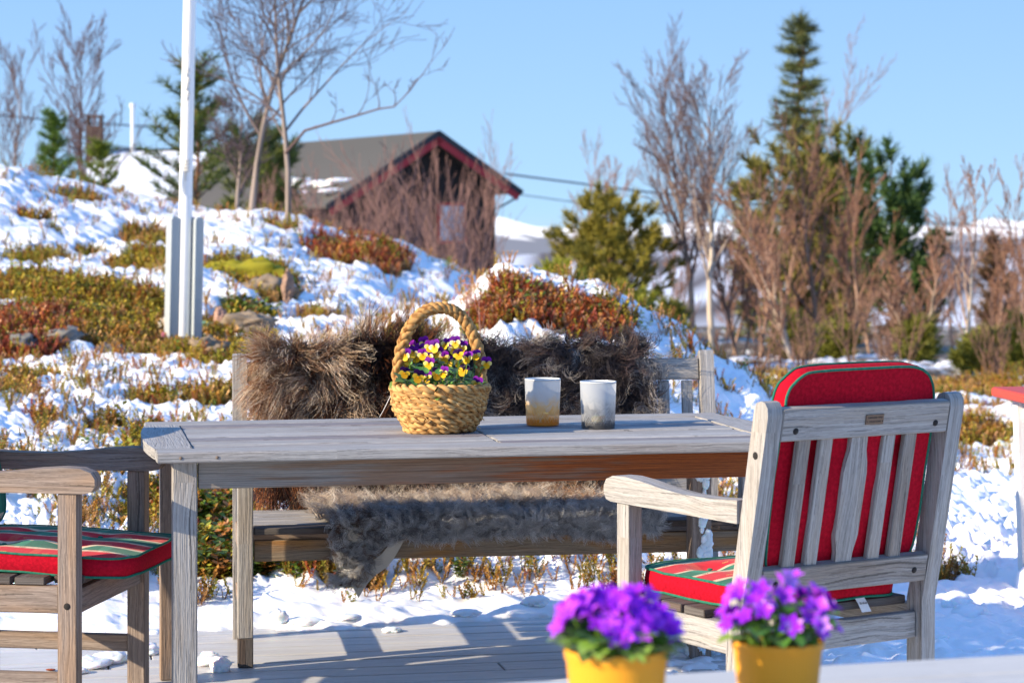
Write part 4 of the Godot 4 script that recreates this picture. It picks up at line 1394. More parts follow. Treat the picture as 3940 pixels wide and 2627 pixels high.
# ---------- sheepskins ----------
func lock_mesh(sd: int, wave: float, bend: float, spread: float, thin: float, hairs: int, turns := 1.0) -> ArrayMesh:
	var r := RandomNumberGenerator.new()
	r.seed = sd
	var g := Geo.new()
	var ph := r.randf() * TAU
	for hh in hairs: # a few neighbouring hairs that wave together
		var a := r.randf() * TAU
		var x0 := cos(a) * spread * r.randf()
		var z0 := sin(a) * spread * r.randf()
		var p2 := ph + r.randf_range(-.9, .9)
		var wv := wave * r.randf_range(.6, 1.4)
		var ln := r.randf_range(.65, 1.1)
		var fan := Vector2(r.randf_range(-.10, .10), r.randf_range(-.10, .10))
		var path := PackedVector3Array(); var rad := PackedFloat32Array()
		var m := 9
		for k in m + 1:
			var u := float(k) / m
			path.append(Vector3(x0 * (1.0 - u * .4) + fan.x * u + sin(p2 + u * 6.3 * turns) * wv * u, u * ln, z0 * (1.0 - u * .4) + fan.y * u + cos(p2 + u * 6.3 * turns) * wv * .8 * u + bend * u * u))
			rad.append(thin * (1.0 - u * .75))
		g.col = Color.WHITE * r.randf_range(.6, 1.4)
		g.tube(path, rad, 3, false, 0.0)
	return g.mesh()

# the fleece: locks on a surface; f(u, v) gives [point, normal, hang direction, length, colour]
func fleece(parent: Node3D, count: int, f: Callable, meshes: Array, sd: int) -> void:
	var r := RandomNumberGenerator.new()
	r.seed = sd
	var lists := []
	for m in meshes: lists.append([])
	for k in count:
		var q: Array = f.call(r.randf(), r.randf(), r)
		var y: Vector3 = (q[2] as Vector3).normalized()
		var nn: Vector3 = q[1]
		var z := (nn - y * nn.dot(y))
		z = (z.normalized() if z.length() > .01 else Vector3.BACK.cross(y).normalized()) * -1.0
		z = z.rotated(y, r.randf_range(-.9, .9))
		var x := y.cross(z)
		var l: float = q[3]
		lists[k % meshes.size()].append([Transform3D(Basis(x * l, y * l, z * l), q[0]), q[4]])
	for k in meshes.size():
		var mm := MultiMesh.new()
		mm.transform_format = MultiMesh.TRANSFORM_3D
		mm.use_colors = true
		mm.mesh = meshes[k]
		mm.instance_count = lists[k].size()
		for e in lists[k].size():
			mm.set_instance_transform(e, lists[k][e][0])
			mm.set_instance_color(e, lists[k][e][1])
		var o := MultiMeshInstance3D.new()
		o.name = "fleece"
		o.multimesh = mm
		o.material_override = M.fur
		parent.add_child(o, true)
		o.set_meta("kind", "stuff")

# a sheet: grid of points from f(u, v), with thickness
func sheet(parent: Node3D, called: String, mat: Material, f: Callable, nu: int, nv: int, thick := .008) -> void:
	var g := Geo.new()
	for s in 2:
		var k0 := g.v.size()
		for j in nv + 1:
			for k in nu + 1:
				var u := float(k) / nu
				var v := float(j) / nv
				var p: Vector3 = f.call(u, v)
				var a: Vector3 = f.call(u + .01, v) - p
				var b: Vector3 = f.call(u, v + .01) - p
				var nn := a.cross(b).normalized() * (1.0 if s == 0 else -1.0)
				g.vert(p + nn * thick * .5, nn, Vector2(u, v))
		for j in nv:
			for k in nu:
				var a := k0 + j * (nu + 1) + k
				var nn := g.n[a] + g.n[a + nu + 2]
				g.face(a, a + 1, a + nu + 2, nn); g.face(a, a + nu + 2, a + nu + 1, nn)
	put(g, called, mat, parent)

func make_pelts() -> void:
	var bx := Transform3D(Basis(Vector3.UP, .155), Vector3(-.806, 0, -6.487))
	# over the back of the bench: v from the front bottom over the top to the back
	var back := func(x: float, v: float) -> Array: # point and outward normal in the bench's axes
		if v < .62:
			var y := lerpf(.50, .872, v / .62)
			return [Vector3(x, y, -.497 - (y - .45) * .125), Vector3(0, .12, 1).normalized()]
		elif v < .74:
			var a := (v - .62) / .12 * PI
			return [Vector3(x, .874 + sin(a) * .022, -.572 - (1.0 - cos(a)) * .5 * .05 + .024), Vector3(0, sin(a), cos(a))]
		var yy := lerpf(.872, .62, (v - .74) / .26)
		return [Vector3(x, yy, -.602 - (yy - .62) * -.05), Vector3(0, 0, -1)]
	var t := base("sheepskin"); t.transform = bx
	tag(t, "long-haired brown sheepskin with cream top hanging over the bench back", "sheepskin")
	sheet(t, "hide", M.brownwool, func(u: float, v: float) -> Vector3: return back.call(lerpf(.09, .60, u) + .02 * sin(v * 9.0), v)[0], 26, 40, .012)
	var brown := [Color(.31, .10, .038), Color(.42, .16, .062), Color(.17, .055, .026), Color(.05, .025, .018), Color(.56, .28, .13)]
	var cream := [Color(.78, .60, .42), Color(.84, .70, .54), Color(.66, .46, .30), Color(.50, .29, .17)]
	var black := [Color(.022, .017, .017), Color(.04, .03, .028), Color(.10, .055, .04), Color(.015, .013, .014)]
	var long := [lock_mesh(1, .06, .12, .09, .0075, 9, .8), lock_mesh(2, .08, .08, .08, .0065, 9, 1.0), lock_mesh(3, .05, .18, .10, .008, 9, .7)]
	fleece(t, 5200, func(u: float, v: float, r: RandomNumberGenerator) -> Array:
		var x := lerpf(.105, .61, u)
		var vv := pow(v, .8) * .95
		var q: Array = back.call(x, vv)
		var c: Color = brown[r.randi() % 5]
		var up := vv > .52
		var dk := n_mid.get_noise_2d(x * 2.2 + 7.0, vv * 1.3)
		if vv > .45 + .5 * n_mid.get_noise_2d(x * 3.0 + 20.0, 2.0) and x < .43 and dk < .3 and r.randf() < .8: c = cream[r.randi() % 4]
		elif vv > .34 and x < .26 and r.randf() < .4: c = cream[2 + r.randi() % 2]
		elif dk > .05 + (.36 - x) * .9 or x > .44: c = black[r.randi() % 4] if r.randf() < .78 else brown[r.randi() % 4]
		elif not up and r.randf() < .25: c = black[r.randi() % 4]
		var flow := Vector3(n_mid.get_noise_2d(x * 4.0 + 3.0, vv * 2.5) * 1.1, n_mid.get_noise_2d(x * 4.0 + 60.0, vv * 2.5) * .7, absf(n_mid.get_noise_2d(x * 5.0 + 90.0, vv * 3.0)) * .8)
		var dir: Vector3 = q[1] * .25 + flow + Vector3(-.22 * clampf((x - .10) * 6.0, 0.0, 1.0) * clampf((.52 - x) * 3.0, -.6, 1.0), -1.0, 0) * (.55 if up else 1.0) + Vector3(r.randf_range(-.12, .12), r.randf_range(-.1, .1), r.randf_range(-.05, .1))
		if vv > .60: dir = q[1] * .22 + flow * .8 + Vector3(r.randf_range(-.25, .1), -.05 + r.randf_range(-.25, .45), .5)
		if vv > .58 and vv < .72 and x > .34 and x < .58 and r.randf() < .14: dir = Vector3(r.randf_range(-.1, .7), 1.0, r.randf_range(-.2, .3))
		return [q[0], q[1], dir, r.randf_range(.10, .20), c * r.randf_range(.8, 1.2)], long, 71)
	# the darker grey one beside it
	t = base("sheepskin"); t.transform = bx
	tag(t, "dark grey and black curly sheepskin over the bench back behind the glasses", "sheepskin")
	sheet(t, "hide", M.greywool, func(u: float, v: float) -> Vector3: return back.call(lerpf(.63, 1.335, u) + .03 * sin(v * 7.0 + u), v)[0], 26, 40, .012)
	var curl := [lock_mesh(4, .16, .3, .20, .014, 10, 1.4), lock_mesh(5, .20, .35, .18, .012, 10, 1.7), lock_mesh(6, .14, .45, .22, .014, 10, 1.2)]
	var grey := [Color(.07, .058, .06), Color(.03, .024, .026), Color(.26, .235, .22), Color(.13, .085, .075), Color(.60, .53, .46), Color(.40, .36, .33)]
	fleece(t, 4600, func(u: float, v: float, r: RandomNumberGenerator) -> Array:
		var x := lerpf(.60, 1.35, u)
		var vv := pow(v, .8) * .95
		var q: Array = back.call(x, vv)
		var k := n_mid.get_noise_2d(x * 5.0, vv * 3.0)
		var c: Color = grey[r.randi() % 2] if k < .05 else grey[[0, 1, 2, 3, 3, 5][r.randi() % 6]]
		if k > .30: c = grey[2 + r.randi() % 4]
		var dir: Vector3 = q[1] * .5 + Vector3(n_mid.get_noise_2d(x * 8.0, vv * 5.0) * 2.2, -.35 + n_mid.get_noise_2d(x * 8.0 + 40.0, vv * 5.0) * 1.6, .1) + Vector3(r.randf_range(-.25, .25), r.randf_range(-.25, .25), r.randf_range(-.1, .2))
		return [q[0], q[1], dir, r.randf_range(.055, .105), c * r.randf_range(.7, 1.3)], curl, 72)
	# cream one lying on the seat
	t = base("sheepskin"); t.transform = bx
	tag(t, "cream sheepskin spread over the bench seat and lower back", "sheepskin")
	var seat := func(x: float, v: float) -> Array:
		if v < .6: return [Vector3(x, .413 + .006 * sin(x * 9.0), lerpf(-.10, -.45, v / .6)), Vector3.UP]
		return [Vector3(x, lerpf(.42, .60, (v - .6) / .4), -.478 - (v - .6) * .04), Vector3(0, .1, 1).normalized()]
	sheet(t, "hide", M.hide, func(u: float, v: float) -> Vector3: return seat.call(lerpf(.27, 1.12, u), v)[0], 24, 30, .008)
	var pale := [Color(.66, .56, .46), Color(.58, .46, .36), Color(.72, .65, .56), Color(.50, .38, .30)]
	fleece(t, 2400, func(u: float, v: float, r: RandomNumberGenerator) -> Array:
		var x := lerpf(.245, 1.14, u)
		var q: Array = seat.call(x, v)
		var c: Color = pale[r.randi() % 4]
		if x > .98: c = Color(.40, .22, .12) if r.randf() < .5 else c
		return [q[0], q[1], q[1] * .9 + Vector3(r.randf_range(-.7, .7), r.randf_range(-.1, .5), r.randf_range(-.5, .5)), r.randf_range(.05, .085), c * r.randf_range(.8, 1.2)], curl, 73)
	# grey one along the front of the seat, one corner hanging
	t = base("sheepskin"); t.transform = bx
	tag(t, "fluffy grey sheepskin along the bench seat front, its corner hanging down", "sheepskin")
	var front := func(x: float, v: float) -> Array:
		var hang := .006 + .006 * sin(x * 11.0) + .17 * clampf((.46 - x) / .13, 0.0, 1.0) + .03 * clampf(1.0 - absf(x - .62) / .10, 0.0, 1.0) + .04 * clampf(1.0 - absf(x - 1.10) / .1, 0.0, 1.0)
		if v < .45: return [Vector3(x, .424 + .012 * sin(x * 13.0), lerpf(-.075, .0, v / .45)), Vector3(0, 1, .35).normalized()]
		if v < .6:
			var a := (v - .45) / .15 * PI * .5
			return [Vector3(x, .424 - (1.0 - cos(a)) * .02, sin(a) * .02), Vector3(0, cos(a), sin(a))]
		return [Vector3(x, .404 - hang * (v - .6) / .4, .022 + .01 * sin(x * 17.0)), Vector3(0, .1, 1).normalized()]
	sheet(t, "hide", M.hide, func(u: float, v: float) -> Vector3:
		var p: Vector3 = front.call(lerpf(.31, 1.24, u), v)[0]
		return p, 40, 30, .008)
	var fl := Geo.new() # the bare skin side of the hanging corner
	for k in 8: # a curled strip
		var u := k / 8.0
		var w := (k + 1) / 8.0
		var a0 := Vector3(lerpf(.335, .47, u), .235 + .13 * u + .012 * sin(u * 7.0), .034 + .006 * sin(u * 9.0))
		var a1 := Vector3(lerpf(.335, .47, w), .235 + .13 * w + .012 * sin(w * 7.0), .034 + .006 * sin(w * 9.0))
		var h0 := Vector3(.018, -.030 * (1.0 - u) - .004, -.008)
		var h1 := Vector3(.018, -.030 * (1.0 - w) - .004, -.008)
		fl.quad(a0, a1, a1 + h1, a0 + h0, Vector3(0, .2, 1))
		fl.quad(a0 - h0 * .8 + Vector3(0, 0, -.01), a1 - h1 * .8 + Vector3(0, 0, -.01), a1, a0, Vector3(0, .2, 1))
	put(fl, "bare_skin", M.hide, t)
	var fluff := [lock_mesh(7, .15, .5, .26, .016, 11, 1.4), lock_mesh(8, .20, .3, .24, .014, 11, 1.8), lock_mesh(9, .13, .6, .28, .017, 11, 1.2)]
	var ash := [Color(.66, .655, .65), Color(.76, .75, .74), Color(.85, .83, .80), Color(.46, .45, .455), Color(.22, .215, .22)]
	fleece(t, 4400, func(u: float, v: float, r: RandomNumberGenerator) -> Array:
		var x := lerpf(.285, 1.26, u)
		var q: Array = front.call(x, v)
		var k := n_mid.get_noise_2d(x * 4.0 + 30.0, v * 3.0)
		var c: Color = ash[r.randi() % 3] if k > -.1 else ash[r.randi() % 5]
		if x < .62 and r.randf() < .35: c = ash[3 + r.randi() % 2]
		if x < .42 and r.randf() < .22: c = Color(.19, .12, .09)
		var dir: Vector3 = q[1] * .95 + Vector3(r.randf_range(-.6, .6), r.randf_range(-.6, .2), r.randf_range(-.2, .3)) * .5 + Vector3(n_mid.get_noise_2d(x * 9.0, v * 4.0) * 1.8, .05 + n_mid.get_noise_2d(x * 9.0 + 40.0, v * 4.0) * 1.2, 0)
		return [q[0], q[1], dir, r.randf_range(.03, .052), c * r.randf_range(.75, 1.25)], fluff, 74)

# ---------- basket and violas ----------
func strand_rope(g: Geo, path: PackedVector3Array, big: float, thin: float, strands: int, turns: float, r: RandomNumberGenerator, closed := false) -> void:
	var m := path.size()
	for s in strands:
		var p := PackedVector3Array(); var rad := PackedFloat32Array()
		var side := Vector3.ZERO
		for k in m:
			var dir := (path[(k + 1) % m] - path[(k + m - 1) % m]).normalized() if closed else (path[mini(k + 1, m - 1)] - path[maxi(k - 1, 0)]).normalized()
			if side == Vector3.ZERO: side = dir.cross(Vector3.UP if absf(dir.y) < .9 else Vector3.RIGHT).normalized()
			side = (side - dir * side.dot(dir)).normalized()
			var up := dir.cross(side)
			var a := TAU * (float(s) / strands + turns * k / (m - 1))
			var j := 1.0 + r.randf_range(-.12, .12)
			p.append(path[k] + (side * cos(a) + up * sin(a)) * big * j)
			rad.append(thin * (1.0 + r.randf_range(-.12, .12)))
		var k0 := g.v.size()
		g.col = Color.WHITE
		g.tube(p, rad, 7)
		for k in range(k0, g.v.size()):
			var f := n_fine.get_noise_3d(g.v[k].x * 6.0 + s * 9.0, g.v[k].y * 22.0, g.v[k].z * 6.0)
			g.c[k] = Color(.54, .32, .12) * (1.0 + f * .85) if f > -.18 else Color(.28, .13, .04)

func make_basket() -> void:
	var c := Vector3(-.200, .7302, -6.095)
	var t := base("wicker_basket", c, .12)
	tag(t, "braided straw basket with arched handle full of violas on the table", "basket")
	var r := RandomNumberGenerator.new(); r.seed = 5
	var rows := 9
	for k in rows:
		var u := k / float(rows - 1)
		var rad := ramp(u, [[0.0, .092], [.25, .108], [.6, .123], [1.0, .128]])
		var y := .010 + u * .112
		var path := PackedVector3Array()
		var n := 110
		for q in n + 1:
			var a := TAU * q / n + k
			var rr := rad * (1.0 + .012 * sin(a * 3.0 + k))
			path.append(Vector3(cos(a) * rr, y + .0025 * sin(a * 2.0 + k * 1.3), sin(a) * rr * .97))
		var g := Geo.new()
		strand_rope(g, path, .0052 if k < rows - 1 else .0068, .0068 if k < rows - 1 else .0078, 2, 10.0 + k * .5, r)
		put(g, "straw_coil", M.straw, t)
	var bg := Geo.new() # woven inner wall and bottom
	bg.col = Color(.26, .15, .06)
	bg.lathe(Transform3D.IDENTITY, PackedVector2Array([Vector2(0, .004), Vector2(.088, .003), Vector2(.103, .03), Vector2(.118, .075), Vector2(.122, .118)]), 40)
	put(bg, "lining", M.straw, t)
	var hp := PackedVector3Array()
	for q in 141:
		var u := q / 140.0
		var a := PI * u
		var x := -cos(a) * (.128 - .012 * (1.0 - sin(a)))
		var y := .075 + pow(sin(a), .78) * .266
		hp.append(Vector3(x, y, .012 * sin(a * 2.0)))
	var hg := Geo.new()
	strand_rope(hg, hp, .0086, .0098, 3, 8.0, r)
	for k in hg.c.size(): hg.c[k] = hg.c[k] * Color(.86, .80, .74)
	put(hg, "handle", M.straw, t)
	for k in 46: # loose straw ends
		var a := r.randf() * TAU
		var y := r.randf_range(.015, .125)
		var rad := ramp(y / .125, [[0.0, .1], [.25, .117], [.6, .131], [1.0, .137]])
		var p := Vector3(cos(a) * rad, y, sin(a) * rad * .97)
		var out := Vector3(cos(a), 0, sin(a))
		var d := out.cross(Vector3.UP) * r.randf_range(-1, 1) + out * r.randf_range(.15, .6) + Vector3.UP * r.randf_range(-.4, .4)
		var g := Geo.new()
		g.col = Color(.66, .45, .21) * r.randf_range(.8, 1.2)
		g.tube(PackedVector3Array([p - d * .005, p + d * .008, p + d * .02 + Vector3.DOWN * .002]), PackedFloat32Array([.0011, .0010, .0006]), 4, false, 0.0)
		put(g, "straw_end", M.straw, t)
	var th := Geo.new()
	th.col = Color(.80, .78, .74)
	th.tube(PackedVector3Array([Vector3(-.137, .10, .02), Vector3(-.15, .075, .03), Vector3(-.158, .06, .032), Vector3(-.168, .043, .034)]), PackedFloat32Array([.0012, .0012, .0011, .0009]), 4, false, 0.0)
	put(th, "loose_thread", M.straw, t)

# a petal: rounded, cupped disc
func petal(g: Geo, c: Vector2, r: Vector2, turn: float, cup: float, color: Color, heart: Color, z := 0.0) -> void:
	var nn := Vector3(0, 0, 1)
	g.col = heart
	var k0 := g.vert(Vector3(c.x * .25, c.y * .25, z), nn)
	var n := 14
	for k in n:
		var a := TAU * k / n
		var p := Vector2(cos(a) * r.x, sin(a) * r.y).rotated(turn) + c
		g.col = color if p.length() > c.length() * .75 else color.lerp(heart, .7)
		g.vert(Vector3(p.x, p.y, z + cup * (p.length() - c.length()) + .0006 * sin(a * 3.0)), Vector3(p.x * -.2 / .01 * cup, p.y * -.2 / .01 * cup, 1).normalized())
	for k in n: g.face(k0, k0 + 1 + k, k0 + 1 + (k + 1) % n, nn)

func viola_lower(v: int) -> ArrayMesh:
	var g := Geo.new()
	var yel := [Color(.80, .47, .015), Color(.84, .58, .06), Color(.78, .40, .02)][v] as Color
	var sidec := [Color(.84, .72, .25), Color(.86, .80, .48), Color(.80, .55, .05)][v] as Color
	petal(g, Vector2(-.0072, -.0008), Vector2(.0058, .0054), .2, .25, sidec, Color(.80, .42, .01), .0008)
	petal(g, Vector2(.0072, -.0008), Vector2(.0058, .0054), -.2, .25, sidec, Color(.80, .42, .01), .0008)
	petal(g, Vector2(0, -.0075), Vector2(.0085, .0070), 0, .3, yel, Color(.75, .33, .005), .0016)
	g.col = Color(.75, .30, .01)
	g.blob(Vector3(0, -.001, .0026), Vector3(.0014, .0016, .0014), n_fine, .1, 1.0, 5, 7)
	return g.mesh()

func viola_upper(v: int) -> ArrayMesh:
	var g := Geo.new()
	var c := [Color(.20, .012, .30), Color(.13, .010, .24), Color(.035, .006, .06)][v] as Color
	petal(g, Vector2(-.0052, .0078), Vector2(.0072, .0066), .4, -.35, c, c * .5, -.0008)
	petal(g, Vector2(.0052, .0078), Vector2(.0072, .0066), -.4, -.35, c * 1.15, c * .5, -.0012)
	return g.mesh()

func leaf_mesh(l: float, w: float, notch := true) -> ArrayMesh:
	var g := Geo.new()
	var n := 7
	for k in n + 1:
		var u := float(k) / n
		var ww := w * sin(PI * pow(u, .75)) * (1.0 + (.12 * sin(u * 22.0) if notch else 0.0))
		var y := -.18 * l * u * u
		g.vert(Vector3(-ww, y + ww * .35, u * l), Vector3(.3, 1, 0).normalized())
		g.vert(Vector3(0, y, u * l), Vector3.UP)
		g.vert(Vector3(ww, y + ww * .35, u * l), Vector3(-.3, 1, 0).normalized())
	for k in n:
		for s in 2:
			var a := k * 3 + s
			g.face(a, a + 1, a + 4, Vector3.UP); g.face(a, a + 4, a + 3, Vector3.UP)
	return g.mesh()

func make_violas() -> void:
	var c := Vector3(-.200, .7302, -6.095)
	var t := base("viola_plant", c + Vector3.UP * .05)
	tag(t, "purple and yellow violas with green leaves growing in the straw basket", "flowers")
	var r := RandomNumberGenerator.new(); r.seed = 9
	var sg := Geo.new()
	sg.col = Color(.03, .022, .016)
	sg.lathe(Transform3D.IDENTITY, PackedVector2Array([Vector2(0, .052), Vector2(.06, .05), Vector2(.112, .044)]), 24)
	put(sg, "soil", M.vcol, t)
	var lo := [viola_lower(0), viola_lower(1), viola_lower(2)]
	var up := [viola_upper(0), viola_upper(1), viola_upper(2)]
	var stems := Geo.new()
	var spots := [[235, 580], [255, 640], [375, 535], [280, 700], [358, 665], [430, 680], [438, 575], [488, 575], [612, 548], [715, 530], [792, 580], [750, 665], [590, 700], [650, 745], [568, 645], [850, 700], [942, 672], [1000, 775], [1058, 757], [172, 665], [165, 765], [160, 865], [427, 765], [310, 905], [405, 915], [515, 880], [592, 858], [806, 840], [955, 978], [188, 715], [772, 748], [700, 600], [330, 610], [520, 640]]
	for k in spots.size():
		var px: float = (1500.0 + spots[k][0] / 2.85) / 1.6752
		var py: float = (1130.0 + spots[k][1] / 2.85) / 1.6752
		var d := 6.095 + r.randf_range(-.08, .02) - (.05 if spots[k][1] > 820 else 0.0)
		var p := at(px, py, d)
		var v := k % 3 if k % 4 == 3 else (0 if k % 2 == 0 else 1)
		if spots[k][1] > 830 and k % 2 == 1: v = 2
		var f := put(lo[v], "flower", M.petal, t)
		put(up[v], "upper_petals", M.petal, f)
		f.position = p - t.position
		f.basis = Basis(Vector3.UP, r.randf_range(-.75, .35)) * Basis(Vector3.RIGHT, r.randf_range(-.35, .15)) * Basis(Vector3.BACK, r.randf_range(-.3, .3))
		f.scale = Vector3.ONE * r.randf_range(1.12, 1.34)
		var root := Vector3(clampf(f.position.x * .7, -.1, .1), .045, clampf(f.position.z * .6, -.09, .09))
		stems.col = Color(.14, .26, .03)
		var back := f.position - f.basis.z * .004
		stems.tube(PackedVector3Array([root, root.lerp(back, .6) + Vector3(r.randf_range(-.008, .008), .01, 0), back + Vector3(0, .004, -.004), back]), PackedFloat32Array([.0013, .0012, .001, .001]), 4, false, 0.0)
	put(stems, "stems", M.leaf, t)
	var lm := []
	for k in 4:
		var m: ArrayMesh = leaf_mesh(.030, .0095 + k * .001)
		lm.append(m)
	var tints := [Color(.08, .25, .03), Color(.13, .34, .045), Color(.05, .17, .025), Color(.22, .42, .07)]
	var mats := []
	for q in tints:
		var m := plain(q, .45, .5)
		m.backlight_enabled = true; m.backlight = Color(.5, .5, .5)
		mats.append(m)
	for k in 270:
		var a := r.randf() * TAU
		var rad := sqrt(r.randf()) * .122
		var hmax := .185 - rad * .25
		var y := r.randf_range(.06, hmax - .03)
		var p := Vector3(cos(a) * rad, y, sin(a) * rad * .95)
		if r.randf() < .45: p.y = r.randf_range(.05, .10); p.z = absf(p.z)
		var f := put(lm[k % 4], "leaf", mats[r.randi() % 4], t)
		f.position = p
		f.basis = Basis(Vector3.UP, r.randf() * TAU) * Basis(Vector3.RIGHT, r.randf_range(-.9, .5)) * Basis(Vector3.BACK, r.randf_range(-.5, .5))
		f.scale = Vector3.ONE * r.randf_range(.6, 1.15)

# ---------- candle glasses ----------
func make_glass(p: Vector3, r0: float, r1: float, h: float, hue: Color, mid: Color, label: String, sd: int) -> void:
	var t := base("candle_glass", p)
	tag(t, label, "candle holder")
	var nz := noise(FastNoiseLite.TYPE_SIMPLEX_SMOOTH, .02, 3, sd)
	# frosted coat dyed from the foot upwards, with etched reeds and leaves
	var im := Image.create(512, 256, false, Image.FORMAT_RGBA8)
	for y in 256:
		for x in 512:
			var u := 1.0 - y / 255.0
			var k := smoothstep(.30, .95, 1.0 - u + nz.get_noise_2d(x * .8, y * .8) * .14)
			k = 1.0 - u + nz.get_noise_2d(x * .8, y * .8) * .12
			var c := lin(.64, .665, .665).lerp(mid, smoothstep(.30, .68, k)).lerp(hue, smoothstep(.62, 1.0, k))
			if u < .13: c = hue
			im.set_pixel(x, y, Color(c.linear_to_srgb(), lerpf(.84, .62, smoothstep(.3, .9, k))))
	var rr := RandomNumberGenerator.new(); rr.seed = sd
	var etch := lin(.62, .62, .60).linear_to_srgb()
	for s in 120: # grass blades
		var x := rr.randf() * 512.0
		var ang := rr.randf_range(-.5, .5)
		var l := rr.randf_range(30, 105)
		for k in int(l):
			var q := k / l
			var xx := int(x + sin(ang) * k + ang * q * q * 26.0) % 512
			var yy := int(236.0 - k * cos(ang) * .9)
			if xx >= 0 and yy >= 0: im.set_pixel(xx, yy, Color(etch.r, etch.g, etch.b, .95).lerp(im.get_pixel(xx, yy), .45))
	for s in 16: # plumes
		var x := rr.randf() * 512.0
		var y0 := rr.randf_range(80, 180)
		var ang := rr.randf_range(-.9, .9)
		for k in 60:
			var q := k / 60.0
			for e in range(-14, 15):
				var wd := 14.0 * sin(PI * pow(q, .7)) * (.6 + .4 * absf(sin(k * .9 + absf(e) * .5)))
				if absf(e) > wd: continue
				var xx := int(x + sin(ang) * k * 1.1 + e * cos(ang) + 512.0) % 512
				var yy := int(y0 - k * cos(ang) * .8 + e * sin(ang))
				if yy >= 0 and yy < 256: im.set_pixel(xx, yy, im.get_pixel(xx, yy).lerp(Color(etch.r, etch.g, etch.b, .95), .5))
	var m := StandardMaterial3D.new()
	m.albedo_texture = ImageTexture.create_from_image(im)
	m.transparency = BaseMaterial3D.TRANSPARENCY_ALPHA
	m.roughness = .38
	m.metallic_specular = .5
	m.backlight_enabled = true
	m.backlight = Color(.95, .95, .95)
	var g := Geo.new()
	var prof := PackedVector2Array()
	for k in 13: prof.append(Vector2(lerpf(r0, r1, pow(k / 12.0, .9)), h * k / 12.0))
	g.lathe(Transform3D.IDENTITY, prof, 56)
	for k in g.t.size(): g.t[k].y = 1.0 - g.t[k].y
	put(g, "bowl", m, t)
	var rim := Geo.new()
	rim.lathe(Transform3D.IDENTITY, PackedVector2Array([Vector2(r1, h - .001), Vector2(r1 + .0003, h + .0006), Vector2(r1 - .0012, h + .0012), Vector2(r1 - .0026, h + .0006), Vector2(r1 - .0028, h - .003)]), 56)
	var rm := plain(lin(.74, .77, .77), .2)
	put(rim, "rim", rm, t)
	var foot := Geo.new() # the thick glass bottom
	foot.lathe(Transform3D.IDENTITY, PackedVector2Array([Vector2(0, .0003), Vector2(r0 - .004, .0003), Vector2(r0 - .0012, .003), Vector2(r0 - .0008, .016), Vector2(r0 - .004, .018), Vector2(0, .017)]), 48)
	var fm := plain(hue, .15, .5)
	fm.backlight_enabled = true; fm.backlight = Color(.8, .8, .8)
	put(foot, "glass_bottom", fm, t)
	var tl := Geo.new()
	tl.lathe(Transform3D.IDENTITY, PackedVector2Array([Vector2(.019, .0185), Vector2(.0195, .034), Vector2(.018, .034), Vector2(.017, .030), Vector2(0, .029)]), 28)
	var cn := put(tl, "tealight", M.wax, t)
	var wk := Geo.new()
	wk.col = Color(.05, .04, .03)
	wk.tube(PackedVector3Array([Vector3(0, .029, 0), Vector3(.001, .036, 0)]), PackedFloat32Array([.0012, .001]), 5, false, 0.0)
	put(wk, "wick", M.vcol, cn)

func make_glasses() -> void:
	make_glass(at(1246.5, 977.5, 6.30) * Vector3(1, 0, 1) + Vector3.UP * .7303, .0465, .0515, .131, lin(.98, .36, .015), lin(.94, .60, .22), "frosted candle glass fading to amber at the foot, by the basket", 17)
	make_glass(at(1374.0, 984.0, 6.20) * Vector3(1, 0, 1) + Vector3.UP * .7303, .0465, .0510, .130, lin(.10, .10, .10), lin(.42, .43, .43), "frosted candle glass fading to smoke grey, beside the amber one", 23)

